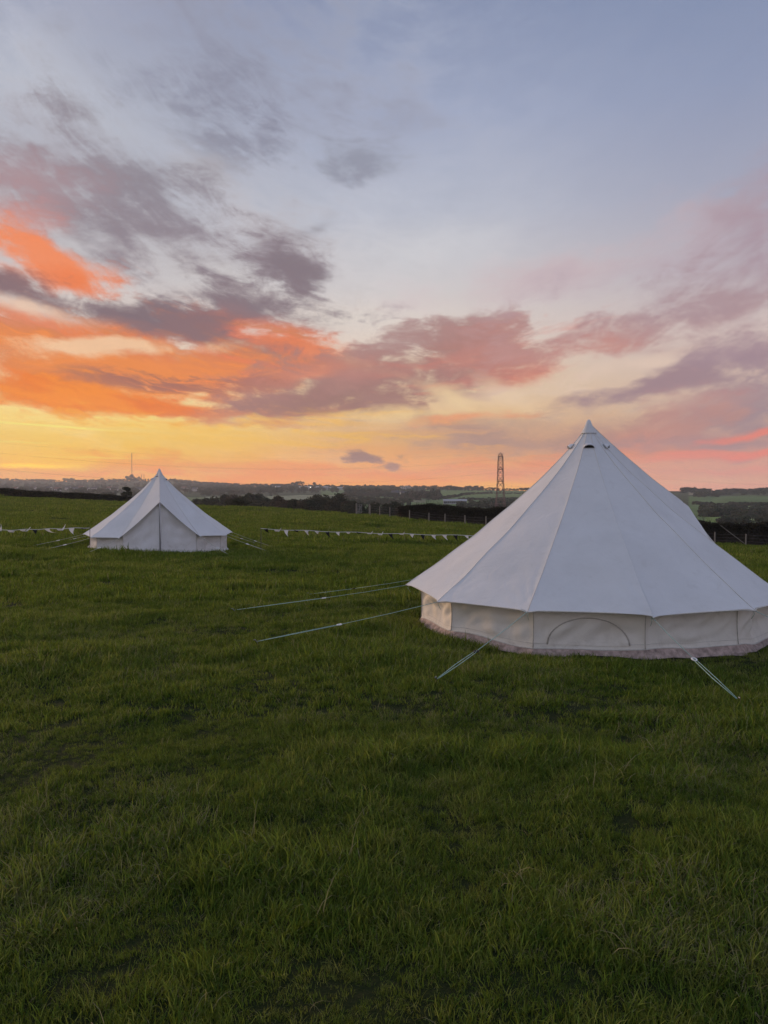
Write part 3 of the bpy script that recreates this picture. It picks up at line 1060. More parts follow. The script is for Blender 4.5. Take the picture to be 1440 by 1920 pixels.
def house(px, py, w, d, hw, hr, wall, roof, rz, label, group=None, windows=2, name='house'):
    p = valley_at(px, py)
    t = empty(name, (p.x, p.y, p.z - 0.3), rz)
    MB().box(-w / 2, w / 2, -d / 2, d / 2, 0, hw).add(
        [(-w / 2, -d / 2, hw), (-w / 2, d / 2, hw), (-w / 2, 0, hw + hr), (w / 2, -d / 2, hw), (w / 2, d / 2, hw), (w / 2, 0, hw + hr)], [(0, 2, 1), (3, 4, 5)]).build('wall', wall, t)
    o = 0.4
    rb = MB().add([(-w / 2 - o, -d / 2 - o, hw - 0.2), (w / 2 + o, -d / 2 - o, hw - 0.2), (w / 2 + o, 0, hw + hr + .1), (-w / 2 - o, 0, hw + hr + .1), (w / 2 + o, d / 2 + o, hw - 0.2), (-w / 2 - o, d / 2 + o, hw - 0.2),
                   (-w / 2 - o, -d / 2 - o, hw - 0.05), (w / 2 + o, -d / 2 - o, hw - 0.05), (w / 2 + o, 0, hw + hr + .3), (-w / 2 - o, 0, hw + hr + .3), (w / 2 + o, d / 2 + o, hw - 0.05), (-w / 2 - o, d / 2 + o, hw - 0.05)],
                  [(0, 3, 2, 1), (3, 5, 4, 2), (6, 7, 8, 9), (9, 8, 10, 11), (0, 1, 7, 6), (5, 11, 10, 4), (0, 6, 9, 3), (3, 9, 11, 5), (1, 2, 8, 7), (2, 4, 10, 8)])
    r = rb.build('roof', roof, t)
    if name == 'house':
        MB().box(w / 2 - 1.6, w / 2 - 0.8, -0.4, 0.4, hw + hr * 0.5, hw + hr + 1.2).build('chimney', roof, r)
    for i in range(windows):
        x = -w / 2 + (i + 0.5) * w / windows
        MB().box(x - .7, x + .7, -d / 2 - .06, -d / 2 + .05, hw * .35, hw * .8).build('window', MAT_PANE, t)
    tag(t, label, 'building' if name != 'house' else 'house', group)
    return t


HOUSES = [(128, 919), (140, 921), (152, 918), (163, 922), (177, 920), (205, 919), (216, 921), (262, 921), (108, 922), (92, 920), (345, 919), (356, 917), (366, 921), (757, 932), (775, 934), (742, 930), (790, 933), (30, 921), (62, 919), (374, 916)]
HOUSES.sort()
nfar = 0
for i, (px, py) in enumerate(HOUSES):
    far = px < 400
    k_ = ORD[i] if far else ORD[i - nfar]
    nfar += far
    house(px, py, 11 + (i * 5) % 5, 7.5, 5.2, 3.0, MAT_WHITEWALL, MAT_SLATE if i % 3 else MAT_TILE, (i * 0.7) % 1.2 - 0.6,
          ('pale house among trees on the far left hillside, %s from the left' if far else 'pale house in the valley left of the pylon, %s from the left') % k_,
          'houses on the far left hillside' if far else 'houses in the valley below the hill')


def shed(px, py, w, d, h, label, bays, rz=0.0, lamp=False, hr=1.6):
    t = house(px, py, w, d, h, hr, MAT_SHED, MAT_SHED, rz, label, None, bays, 'shed')
    if lamp:
        for k in range(2):
            MB().box(-w * 0.3 + k * w * 0.25, -w * 0.3 + k * w * 0.25 + 0.9, -d / 2 - 0.7, -d / 2 - 0.2, h - 0.6, h + 0.2).build('floodlight', MAT_LAMP, t)
    return t


shed(519, 917, 52, 22, 6, 'pale industrial shed with bright floodlights on the middle ridge', 6, 0.1, True)
shed(585, 917.5, 78, 26, 5.5, 'long pale industrial shed on the middle ridge beside the floodlit one', 9, 0.05, True)
shed(632, 918.5, 36, 20, 5, 'short pale shed at the right end of the middle ridge', 4, -0.05)
shed(853, 944.5, 22, 9, 3.2, 'long low greenhouse with white bays in front of the green hillside', 12, -0.06, False, 1.2)


def block(px, py, w, d, floors, label, rz):
    p = valley_at(px, py)
    t = empty('office_block', (p.x, p.y, p.z - 0.4), rz)
    h = floors * 3.2 + 1
    MB().box(-w / 2, w / 2, -d / 2, d / 2, 0, h).build('wall', MAT_WHITEWALL, t)
    MB().box(-w / 2 - .3, w / 2 + .3, -d / 2 - .3, d / 2 + .3, h, h + 0.6).box(-w * .2, w * .1, -d * .3, d * .3, h + .6, h + 2.6).build('roof', MAT_SHED, t)
    n = int(w / 5)
    for f in range(floors):
        for i in range(n):
            x = -w / 2 + (i + .5) * w / n
            MB().box(x - 1.2, x + 1.2, -d / 2 - .08, -d / 2 + .05, 1.4 + f * 3.2, 3.0 + f * 3.2).build('window', MAT_PANE, t)
    tag(t, label, 'building')


block(764, 918.5, 30, 14, 2, 'pale flat-roofed office block on the skyline, the taller of two', 0.1)
block(788, 918.5, 24, 12, 1, 'low pale flat-roofed building on the skyline beside the taller block', -0.1)

# ------------------------------------------------------------------ masts, pylon and cables
def lattice_mast(px, py, h, r, label, name='radio_mast'):
    p = valley_at(px, py)
    t = empty(name, (p.x, p.y, p.z))
    b = MB()
    n = 3
    for k in range(n):
        a = 2 * PI * k / n
        b.tube([(math.cos(a) * r, math.sin(a) * r, -3), (math.cos(a) * r, math.sin(a) * r, h * 0.9), (math.cos(a) * r * .3, math.sin(a) * r * .3, h)], r * 0.42, 4)
    b.build('shaft', MAT_RUST, t)
    c = MB()
    for i in range(int(h / 6)):
        for k in range(n):
            a, a2 = 2 * PI * k / n, 2 * PI * (k + 1) / n
            c.tube([(math.cos(a) * r, math.sin(a) * r, i * 6), (math.cos(a2) * r, math.sin(a2) * r, i * 6 + 6)], r * 0.2, 3)
    c.build('bracing', MAT_RUST, t)
    tag(t, label, 'mast')
    return t


lattice_mast(247.5, 899, 112, 0.95, 'tall thin radio mast rising from the round trees on the left ridge')
for (a, h, l) in ((265, 26, 'short aerial tower on the left ridge, nearer the tall mast'), (270, 27, 'short aerial tower on the left ridge, nearer the small tent')):
    lattice_mast(a, 899, h, 0.9, l, 'aerial_tower')

PYL = at(938, 962, 560)


def pylon(loc, H, label):
    t = empty('electricity_pylon', loc)
    zs = [0, 7, 13, 18.5, 23.5, 28, 32.3, 35.8, 39, 42, 45]
    hw = [3.7, 3.2, 2.8, 2.45, 2.2, 2.05, 1.95, 1.88, 1.82, 1.75, .10]
    n_ = len(zs)
    k = H / 45.0
    zs = [z * k for z in zs]

    def c(i, sx, sy):
        return Vector((sx * hw[i], sy * hw[i], zs[i]))
    C4 = [(-1, -1), (1, -1), (1, 1), (-1, 1)]
    for sx, sy in C4:
        MB().tube([c(i, sx, sy) for i in range(n_)], [.21 - .010 * i for i in range(n_)], 4).build('leg', MAT_STEEL, t)
    for q in range(4):
        a, b2 = C4[q], C4[(q + 1) % 4]
        b = MB()
        for i in range(n_ - 1):
            b.tube([c(i, *a), c(i + 1, *b2)], .10, 4); b.tube([c(i, *b2), c(i + 1, *a)], .10, 4)
            if i:
                b.tube([c(i, *a), c(i, *b2)], .15 if i in (4, 6, 9) else .08, 4)
        b.build('bracing', MAT_STEEL, t)
    ends = []
    for i, ln in ((9, 6.0), (6, 8.0), (4, 6.5)):
        for s in (-1, 1):
            b = MB()
            tip = Vector((0, s * (hw[i] + ln), zs[i] + .3))
            for sx in (-1, 1):
                b.tube([c(i, sx, s), tip], .16, 4)
                b.tube([c(i, sx, s) + Vector((0, 0, 2.2)), tip], .13, 4)
            arm = b.build('cross_arm', MAT_STEEL, t)
            MB().tube([tip, tip - Vector((0, 0, 2.4))], [.16, .16], 6).build('insulator', MAT_PANE, arm)
            ends.append(tip - Vector((0, 0, 2.4)))
    ends.append(Vector((0, 0, zs[-1])))
    tag(t, label, 'pylon')
    return [Vector(loc) + e for e in ends]


tips = pylon((PYL.x, PYL.y, PYL.z), 45.5, 'steel lattice electricity pylon standing beyond the hedge')
MAT_CABLE = plain('aluminium_cable', (0.10, 0.095, 0.10), 0.5, 0.1, 1.0)
CROSS = ['upper pair', 'upper pair', 'middle pair', 'middle pair', 'lower pair', 'lower pair', 'earth wire']
dl = Vector((-360, -130, 4)); dr = Vector((400, 80, -16))
for i, tp in enumerate(tips):
    b = MB()
    for dv, sag in ((dl, 11.0), (dr, 10.0)):
        pts = []
        for k in range(25):
            u_ = k / 24.0
            pts.append(tp + dv * u_ - Vector((0, 0, sag * 4 * u_ * (1 - u_) * (0.8 if i == 6 else 1))))
        b.tube(pts, 0.017 if i < 6 else 0.013, 4, False)
    o = b.build('power_cable', MAT_CABLE)
    side = 'nearer' if i % 2 == 0 else 'farther'
    tag(o, 'earth wire strung from the very tip of the pylon' if i == 6 else 'overhead cable of the %s on the pylon, the %s one' % (CROSS[i], side), 'cable', 'overhead power cables')

# ------------------------------------------------------------------ fence, gate
MAT_POST = plain('weathered_post', (0.26, 0.23, 0.19), 0.9, 0.25, 8.0, bump=0.4)
MAT_WIRE = plain('fence_wire', (0.16, 0.15, 0.14), 0.6, 0.1, 2.0)
MAT_GATE = plain('gate_steel', (0.20, 0.19, 0.18), 0.6, 0.12, 3.0)


def fence(pix, label):
    pts = []
    for px, py in pix:
        d = np.interp(px, [768, 911, 1398, 1640], [80, 72, 61, 56.5])
        p = at(px, py, float(d))
        pts.append(Vector((p.x, p.y, fz(p.x, p.y))))
    t = empty('wire_fence', pts[0])
    o = pts[0]
    for i, p in enumerate(pts):
        lean = rnd.uniform(-.05, .05)
        h = rnd.uniform(.92, 1.08)
        b = MB().tube([p - o + Vector((0, 0, -.3)), p - o + Vector((lean, 0, h - .03)), p - o + Vector((lean * 1.02, 0, h))], [.06, .055, .035], 8)
        b.build('post', MAT_POST, t)
    pb = [p for (px, _), p in zip(pix, pts) if px == 1398][0] - o
    MB().tube([pb + Vector((-.05, .1, .15)), pb + Vector((-1.75, .75, 1.62))], [.030, .022], 6).build('brace', MAT_POST, t)
    for hz in (.35, .62, .88):
        b = MB()
        b.tube([p - o + Vector((0, -.06, hz)) for p in pts], .006, 4)
        b.build('wire', MAT_WIRE, t)
    tag(t, label, 'fence')


px_list = [(768, 974), (804, 977), (834, 981), (872, 985), (911, 988)] + [(911 + 39 * k, 988 + 3.0 * k) for k in range(1, 12)] + [(1398, 1025), (1450, 1029), (1505, 1033)]
fence(px_list, 'wire fence on pale wooden posts in front of the dark hedge')

g0 = at(668, 966, 92)
g = empty('field_gate', (g0.x, g0.y, fz(g0.x, g0.y)))
for k, (dx, dy) in enumerate(((0, 0), (1.55, 3.2))):
    z = fz(g0.x + dx, g0.y + dy) - g.location.z
    MB().tube([(dx, dy, z - .4), (dx, dy, z + 1.36), (dx, dy, z + 1.42)], [.075, .07, .04], 8).build('gate_post', MAT_POST, g)
gv = Vector((.46, 3.0, 0))            # the gate leaf hangs open and is seen almost end on
lo = Vector((.12, .1, .18))
for k in range(6):
    MB().tube([lo + Vector((0, 0, k * .205)), lo + gv + Vector((0, 0, k * .205))], .028, 6).build('bar', MAT_GATE, g)
for f_ in (0, .5, 1):
    MB().tube([lo + gv * f_ + Vector((0, 0, -.04)), lo + gv * f_ + Vector((0, 0, 1.07))], .032, 6).build('upright', MAT_GATE, g)
MB().tube([lo, lo + gv + Vector((0, 0, 1.02))], .024, 6).build('brace', MAT_GATE, g)
tag(g, 'open steel field gate between wooden posts at the far edge of the field', 'gate')

sp = []
for px, py in ((694, 967), (712, 968.5), (731, 970.5), (750, 972.5)):
    d = np.interp(px, [668, 768], [92, 82])
    p = at(px, py, float(d)); sp.append(Vector((p.x, p.y, fz(p.x, p.y))))
t = empty('wire_fence', sp[0])
for p in sp:
    MB().tube([p - sp[0] + Vector((0, 0, -.3)), p - sp[0] + Vector((0, 0, 1.2)), p - sp[0] + Vector((0, 0, 1.22))], [.05, .05, .03], 7).build('post', MAT_POST, t)
for hz in (.3, .6, .9, 1.12):
    MB().tube([p - sp[0] + Vector((0, -.06, hz)) for p in sp], .006, 4).build('wire', MAT_WIRE, t)
tag(t, 'short run of wire fence between the gate and the hedge', 'fence')

# ------------------------------------------------------------------ bunting
MAT_FLAGW = leafy('white_flag', [(0.2, (0.70, 0.70, 0.72, 1)), (0.8, (0.80, 0.80, 0.80, 1))], 0.25, 3.0, 0.1)
MAT_FLAGB = leafy('black_flag', [(0.2, (0.012, 0.013, 0.014, 1)), (0.8, (0.02, 0.02, 0.022, 1))], 0.05, 3.0, 0.1)
MAT_CORD = plain('white_cord', (0.72, 0.72, 0.70), 0.8, 0.1, 20.0)
MAT_CANE = plain('dark_cane', (0.09, 0.08, 0.075), 0.7, 0.2, 6.0)


def bunting(p0, p1, n, pattern, sag, label, seed, wind, w=.17, h=.23):
    rg = random.Random(seed)
    t = empty('bunting', p0)
    d = p1 - p0

    def q(u_):
        return d * u_ - Vector((0, 0, sag * 4 * u_ * (1 - u_) + .012 * math.sin(u_ * 31 + seed)))
    MB().tube([q(k / 60) for k in range(61)], .009, 5).build('cord', MAT_CORD, t)
    ax = d.normalized()
    side = ax.cross(Vector((0, 0, 1))).normalized()
    for i in range(n):
        uc = (i + .5) / n
        lift = rg.uniform(-.8, 1.5) * wind           # how far the wind lifts the point of the flag
        drift = rg.uniform(.1, .9) * wind
        shrink = rg.uniform(.5, 1.1)
        vs, fs = [], []
        R = 6
        for r in range(R + 1):
            v_ = r / R
            half = w / 2 * (1 - v_ * .94)
            for c_ in range(4):
                s = (c_ / 3 * 2 - 1)
                p = q(uc) + ax * (s * half * (1 - .18 * v_ * shrink))
                down = h * v_ * shrink
                ang = max(-.2, lift) * v_ * 1.5
                p = p + Vector((0, 0, -down * math.cos(ang))) + side * (-down * math.sin(ang) + .02 * math.sin(s * 2.4 + i + v_ * 5)) + ax * (drift * down * .9 * v_)
                vs.append(p)
        for r in range(R):
            for c_ in range(3):
                a = r * 4 + c_
                fs.append((a, a + 1, a + 5, a + 4))
        white = pattern[i % len(pattern)] == 'W'
        mesh_obj('flag', vs, fs, MAT_FLAGW if white else MAT_FLAGB, t, True)
    tag(t, label, 'bunting')


def cane(p, label):
    z = fz(p.x, p.y)
    t = MB().tube([(0, 0, -.15), (0.01, 0, p.z - z - .02), (0.012, 0, p.z - z + .06)], [.011, .009, .007], 7).build('bunting_cane', MAT_CANE)
    t.location = (p.x, p.y, z)
    tag(t, label, 'pole', 'canes holding the bunting')


b0, b1 = at(489, 991.5, 27.5), at(948, 1005.5, 26.0)
bunting(b0, b1, 23, 'BWW', .03, 'black and white bunting strung across the field between the two tents', 5, .9)
cane(b0, 'thin cane holding the bunting end between the two tents')
cane(b1, 'thin cane holding the bunting end behind the large tent')
c0, c1 = at(-60, 996, 25.2), at(168, 989.5, 25.2)
bunting(c0, c1, 10, 'WBWW', .0, 'wind-blown white bunting strung to the left of the small tent', 9, 1.5, .20, .26)
cane(c1, 'thin cane beside the left wall of the small tent')
cane(c0, 'thin cane holding the bunting at the left edge of the view')

# ------------------------------------------------------------------ bell tents
def canvas(name, tint, dirt=0.25, transl=0.12):
    m, N, out = material(name)
    tc = N.new('ShaderNodeTexCoord')
    P = tc.outputs['Object']
    big = N.noise(P, 1.3, 5.0, 0.65)
    spots = N.noise(P, 7.0, 6.0, 0.7, 0.6)
    weave = N.noise(P, 260.0, 2.0, 0.5)
    c0 = tint + (1,)
    c1 = tuple(v * .93 for v in tint) + (1,)
    c2 = (tint[0] * .60, tint[1] * .58, tint[2] * .52, 1)
    col = N.mix(N.rng(big, .35, .7), c0, c1)
    col = N.mix(N.rng(spots, .52, .80, 0, dirt), col, c2)
    # mud splash and mildew near the ground, in streaks of its own
    sx, sy, sz = N.sep(P)
    low = N.math('MULTIPLY', N.rng(sz, .55, .02), N.rng(N.noise(P, 3.6, 6.0, .72, .8), .44, .75))
    col = N.mix(N.math('MULTIPLY', low, dirt * 1.8), col, (.30, .26, .20, 1))
    b = N.new('ShaderNodeBump')
    b.inputs['Strength'].default_value = .35
    b.inputs['Distance'].default_value = .028
    crease = N.noise(P, 4.0, 5.0, .6, 1.2)
    N.put(b.inputs['Height'], N.math('ADD', N.math('MULTIPLY', crease, 1.0), N.math('MULTIPLY', weave, .06)))
    d = N.new('ShaderNodeBsdfPrincipled')
    N.put(d.inputs['Base Color'], col)
    d.inputs['Roughness'].default_value = .9
    d.inputs['Specular IOR Level'].default_value = .15
    d.inputs['Sheen Weight'].default_value = .1
    N.t.links.new(b.outputs[0], d.inputs['Normal'])
    t = N.new('ShaderNodeBsdfTranslucent')
    N.put(t.inputs['Color'], col)
    mx = N.new('ShaderNodeMixShader')
    mx.inputs[0].default_value = transl
    N.t.links.new(d.outputs[0], mx.inputs[1]); N.t.links.new(t.outputs[0], mx.inputs[2])
    N.t.links.new(mx.outputs[0], out.inputs[0])
    return m


MAT_ROOF = canvas('roof_canvas', (.76, .76, .75), .24, .08)
MAT_WALL = canvas('wall_canvas', (.86, .81, .72), .24, .07)
MAT_OLDWALL = canvas('worn_wall_canvas', (.84, .81, .78), .34, .08)
MAT_SEAM = plain('seam_tape', (.66, .63, .57), .9, .1, 30.0)
MAT_SKIRT = plain('mud_skirt', (.42, .32, .28), .8, .45, 14.0, bump=.5)
MAT_ZIP = plain('zip_tape', (.50, .46, .40), .9, .15, 30.0)
MAT_DARK = plain('vent_mesh', (.018, .015, .014), .95, .1, 40.0)
MAT_ROPE = plain('green_white_rope', (.34, .49, .42), .8, .3, 60.0)
MAT_ROPEW = plain('pale_rope', (.50, .50, .44), .85, .2, 60.0)
MAT_RUNNER = plain('white_runner', (.82, .82, .80), .5, .05, 9.0)
MAT_PEG = plain('steel_peg', (.25, .25, .26), .4, .2, 12.0, metal=.8)
MAT_TOGGLE = plain('dark_toggle', (.04, .03, .025), .6, .2, 12.0)
MAT_POLE = plain('steel_pole', (.45, .45, .46), .4, .1, 8.0, metal=.7)


def bell_tent(loc, rot, door, H, R, EZ, label, guys, wallmat, res=14, peg_at=None, near=False, rope=MAT_ROPE):
    """twelve-sided bell tent; angle 0 looks to -y of the tent, corners every 30 degrees, `door` the corner with the A-frame"""
    t = empty('bell_tent', loc, rot)
    o = Vector(loc)
    rm = Matrix.Rotation(rot, 3, 'Z')
    PEAK_R, PEAK_Z = 2.30 * R / 2.72, 1.78

    # ground under the tent, sampled once on a grid in the tent's own axes
    G0, GN = 6.5, 105
    gg = np.linspace(-G0, G0, GN)
    gx, gy = np.meshgrid(gg, gg, indexing='ij')
    GZ = (field_z(o.x + gx * math.cos(rot) - gy * math.sin(rot), o.y + gx * math.sin(rot) + gy * math.cos(rot)) - o.z).tolist()

    def gz(x, y):
        a = min(max((x + G0) / (2 * G0) * (GN - 1), 0), GN - 1.001); b = min(max((y + G0) / (2 * G0) * (GN - 1), 0), GN - 1.001)
        i, j = int(a), int(b); a -= i; b -= j
        return (GZ[i][j] * (1 - a) + GZ[i + 1][j] * a) * (1 - b) + (GZ[i][j + 1] * (1 - a) + GZ[i + 1][j + 1] * a) * b

    def ripple(x, y):
        """cheap irregular waves, about -.5 to .5"""
        return .25 * (math.sin(x * 5.1 + 1.3 * math.sin(y * 3.7)) + math.sin(y * 6.3 + 1.7 * math.sin(x * 2.9 + 1.0)) + .6 * math.sin(x * 11.3 + y * 8.9 + 2 * math.sin(x * 3.3 - y * 4.1)))

    def corner(k):
        a = math.radians(30 * k)
        if (30 * k - door) % 360 == 0:
            return Vector((math.sin(a) * PEAK_R, -math.cos(a) * PEAK_R, PEAK_Z))
        j = .03 * math.sin(k * 2.3)
        return Vector((math.sin(a) * R, -math.cos(a) * R, EZ + j))

    def is_door(k):
        return (30 * k - door) % 360 == 0

    def edge(k, f):
        a, b = corner(k), corner(k + 1)
        p = a.lerp(b, f)
        if not (is_door(k) or is_door(k + 1)):
            bow = 4 * f * (1 - f)
            sharp = (abs(2 * f - 1)) ** 3
            rr = Vector((p.x, p.y, 0)).normalized()
            beak = max(0.0, 1 - min(f, 1 - f) / .07) ** 2
            p = p - rr * (.010 * bow - .030 * beak) + Vector((0, 0, .006 * (1 - sharp) - .012 * beak))
        else:
            p = p - Vector((p.x, p.y, 0)).normalized() * ((.15 if near else .04) * math.sin(PI * f)) + Vector((0, 0, -.03 * math.sin(PI * f)))
        return p

    def roof(k, f, s):
        e = edge(k, f)
        dd = is_door(k) or is_door(k + 1)
        pw = 1.25
        if is_door(k):
            pw = 1.10 + .15 * f
        elif is_door(k + 1):
            pw = 1.25 - .15 * f
        r = s ** pw
        p = Vector((e.x * r, e.y * r, H + (e.z - H) * s))
        if not dd:
            rr = Vector((e.x, e.y, 0)).normalized()
            p = p + rr * (.034 * R * r * .55 * (1 - s ** 5) * math.sin(PI * f))      # cloth pressed out between the seams
            p = p - (rr * .6 + Vector((0, 0, .8))) * (.012 * math.sin(PI * s) * math.sin(PI * f))
            # pull folds fanning out of the corners
            for c, sg in ((f, 0), (1 - f, 1)):
                dx, dy = c * R * .52, (1 - s) * 3.3
                dist = math.hypot(dx, dy)
                if dist < 1.0:
                    th = math.atan2(dy, dx)
                    amp = min(1.0, dist / .09) * math.exp(-(dist / .38) ** 2)
                    fold = .0085 * amp * (math.sin(th * 15 + k * 2 + sg) + .5 * math.sin(th * 31 + k + sg * 2))
                    p = p + (rr * .5 + Vector((0, 0, .8))) * fold
        n = ripple(p.x * .5 + 9, p.y * .5 + p.z * .7)
        n += .35 * ripple(p.x * 1.4 - p.z, p.y * 1.4 + 3)
        p = p + Vector((p.x, p.y, 0)).normalized() * (n * .042 * s) if s > .05 else p
        return p

    S0 = .022
    cols, rows = res, int(res * 2.2)
    for k in range(12):
        vs, fs = [], []
        for i in range(cols + 1):
            for j in range(rows + 1):
                s = S0 + (1 - S0) * j / rows
                vs.append(roof(k, i / cols, s))
        for i in range(cols):
            for j in range(rows):
                a = i * (rows + 1) + j
                fs.append((a, a + 1, a + rows + 2, a + rows + 1))
        panel = mesh_obj('roof_panel', vs, fs, MAT_ROOF, t, True)
        # hem along the eave
        MB().tube([edge(k, i / 12) + Vector((0, 0, -.004)) for i in range(13)], .009, 6).build('hem', MAT_SEAM if near else MAT_ROOF, panel, True)
        # seam on the corner line
        MB().tube([roof(k, 0, S0 + (1 - S0) * j / 24) + Vector((0, 0, .001)) for j in range(25)], .0045, 5).build('seam', MAT_SEAM, panel, True)
    # cap over the pole
    b = MB()
    n = 24
    prof = [(.0, H + .035), (.026, H + .018), (.056, H - .06), (.088, H - .125), (.108, H - .172)]
    vs = [Vector((math.sin(2 * PI * i / n) * r, -math.cos(2 * PI * i / n) * r, z)) for r, z in prof for i in range(n)]
    fs = [(j * n + i, (j + 1) * n + i, (j + 1) * n + (i + 1) % n, j * n + (i + 1) % n) for j in range(len(prof) - 1) for i in range(n)]
    cap = mesh_obj('cap', vs, fs, MAT_ROOF, t, True)
    MB().tube([(math.sin(2 * PI * i / n) * .109, -math.cos(2 * PI * i / n) * .109, H - .172) for i in range(n + 1)], .0035, 5, False).build('hem', MAT_SEAM, cap, True)
    # hooded vents round the top
    for deg in (-13, 62, 167, -92):
        kk, ff = math.floor(deg / 30.0), deg / 30.0 - math.floor(deg / 30.0)
        c0 = roof(kk, ff, .165)
        dn = (roof(kk, ff, .20) - c0).normalized()
        tg = Vector((math.cos(math.radians(deg)), math.sin(math.radians(deg)), 0))
        nn = dn.cross(tg).normalized()
        if nn.z < 0:
            nn = -nn
        hw_, hh = .07, .04
        ring = [c0 + tg * (hw_ * math.cos(PI * i / 12)) - dn * (hh * math.sin(PI * i / 12)) + nn * .016 for i in range(13)]
        vo = mesh_obj('vent', ring, [tuple(range(13))], MAT_DARK, t)
        vs = []
        for i in range(13):
            w_ = PI * i / 12
            bul = math.sin(w_)
            x_ = math.cos(w_)
            vs += [c0 + tg * (hw_ * 1.25 * x_) - dn * (hh * 2.3 * bul + .004) + nn * .012,
                   c0 + tg * (hw_ * 1.15 * x_) - dn * (hh * 1.55 * bul) + nn * (.016 + .030 * bul),
                   c0 + tg * (hw_ * 1.06 * x_) - dn * (hh * .62 * bul - .004) + nn * (.018 + .038 * bul)]
        fs = [(i * 3 + j, i * 3 + j + 1, i * 3 + j + 4, i * 3 + j + 3) for i in range(12) for j in range(2)]
        mesh_obj('hood', vs, fs, MAT_ROOF, vo, True)
    # walls, the two door halves among them
    SW = .94

    def base_pt(k, f, z=.0):
        a = math.radians(30 * k); b_ = math.radians(30 * (k + 1))
        rw = R * .930
        ra = rw * (.955 if is_door(k) else 1); rb = rw * (.955 if is_door(k + 1) else 1)
        p = Vector((math.sin(a) * ra, -math.cos(a) * ra, 0)).lerp(Vector((math.sin(b_) * rb, -math.cos(b_) * rb, 0)), f)
        ga = math.radians(30 * (k + f))
        z += (.020 * math.sin(5 * ga) + .014 * math.sin(13 * ga + 1)) if near else 0.0     # the hem hangs unevenly
        return Vector((p.x, p.y, gz(p.x, p.y) + z))

    def wall(k, f, v):
        top = roof(k, f, SW) - Vector((0, 0, .012))
        bot = base_pt(k, f, .088)
        p = top.lerp(bot, v)
        rr = Vector((p.x, p.y, 0)).normalized()
        dd = is_door(k) or is_door(k + 1)
        bow = .05 * math.sin(PI * v) * (.45 + .55 * math.sin(PI * f))
        h = (top - bot).length
        ph = k * 1.7
        wr = ripple(f * 1.6 + v * .9 + ph, v * .8 - f * .5 + ph) * (.12 if dd else .13)
        fold = .042 * math.sin((f * 9 + v * 2.5 * math.cos(ph)) * 2.2 + ph) * (v ** 1.5)
        hold = min(1.0, 7 * min(f, 1 - f))              # the seams hold the cloth still
        return p + rr * (-bow + hold * (wr + fold) * math.sin(PI * min(1, v * 1.05 + .02)))

    wc, wr_ = res, max(8, int(res * .8))
    for k in range(12):
        dd = is_door(k) or is_door(k + 1)
        rowsw = wr_ * (3 if dd else 1)
        vs, fs = [], []
        for i in range(wc + 1):
            for j in range(rowsw + 1):
                vs.append(wall(k, i / wc, j / rowsw))
        for i in range(wc):
            for j in range(rowsw):
                a = i * (rowsw + 1) + j
                fs.append((a, a + 1, a + rowsw + 2, a + rowsw + 1))
        wp = mesh_obj('door_flap' if dd else 'wall_panel', vs, fs, wallmat, t, True)
        out = Vector((math.sin(math.radians(30 * k)), -math.cos(math.radians(30 * k)), 0))
        MB().tube([wall(k, 0, j / 14) + out * .004 for j in range(15)], .006, 5).build('seam', MAT_ZIP, wp, True)
        MB().tube([wall(k, i / 14, 1.0) for i in range(15)], .010, 6).build('hem', MAT_SEAM, wp, True)
        MB().tube([wall(k, i / 14, .90 if not dd else .965) + out * .003 for i in range(15)], .003, 4).build('hem_stitch', MAT_SEAM, wp, True)
        if not dd and near:
            # dark toggles under the eave at the corner
            MB().tube([wall(k, .01, .03) + out * .02, wall(k, .01, .03) + out * .02 - Vector((0, 0, .05))], [.010, .006], 6).build('toggle', MAT_TOGGLE, wp)
        # half-moon window flaps
        if (not dd) and k in ((-1) % 12, 2, 5, 8) and near:
            def arc(u_, inset=0.0):
                th = PI * u_
                return .5 - (.37 - inset) * math.cos(th), .92 - (.53 - inset * 1.6) * math.sin(th)
            MB().tube([wall(k, *arc(i / 28)) + out * .007 for i in range(29)], .007, 6).build('window_zip', MAT_ZIP, wp, True)
            vs = []; fs = []
            nu, nv = 24, 6
            for i in range(nu + 1):
                for j in range(nv + 1):
                    f_, v_ = arc(i / nu, .012)
                    q_ = j / nv
                    fp, vp = f_, .925 + (v_ - .925) * q_
                    sl = .006 * math.sin((fp * 40 + vp * 14)) * math.sin(PI * min(1, max(0, q_)))
                    vs.append(wall(k, fp, vp) + out * (.009 + sl))
            for i in range(nu):
                for j in range(nv):
                    a = i * (nv + 1) + j
                    fs.append((a, a + nv + 1, a + nv + 2, a + 1))
            mesh_obj('window_flap', vs, fs, wallmat, wp, True)
        # mud skirt
        vs, fs = [], []
        ns = 18
        for i in range(ns + 1):
            f_ = i / ns
            p0 = wall(k, f_, 1.0)
            rr = Vector((p0.x, p0.y, 0)).normalized()
            wv = .5 + .5 * math.sin(f_ * 17 + k * 2.1) * math.sin(f_ * 5 + k)
            c_ = min(f_, 1 - f_)
            o1 = p0 + rr * (.035 + .02 * wv) + Vector((0, 0, -.05))
            o2 = p0 + rr * (.07 + .06 * wv + .05 * max(0, 1 - c_ * 8)) + Vector((0, 0, 0))
            o2.z = gz(o2.x, o2.y) - .025
            vs += [p0 + rr * -.004 + Vector((0, 0, .004)), o1, o2]
        for i in range(ns):
            for j in range(2):
                a = i * 3 + j
                fs.append((a, a + 1, a + 4, a + 3))
        mesh_obj('mud_skirt', vs, fs, MAT_SKIRT if near else wallmat, t, True)
    # groundsheet inside and centre pole
    MB().tube([(0, 0, gz(0, 0) - .05), (0, 0, H - .02)], .016, 8).build('centre_pole', MAT_POLE, t)
    # door: zip down the middle, A-frame pole behind it
    kd = int(door / 30) % 12
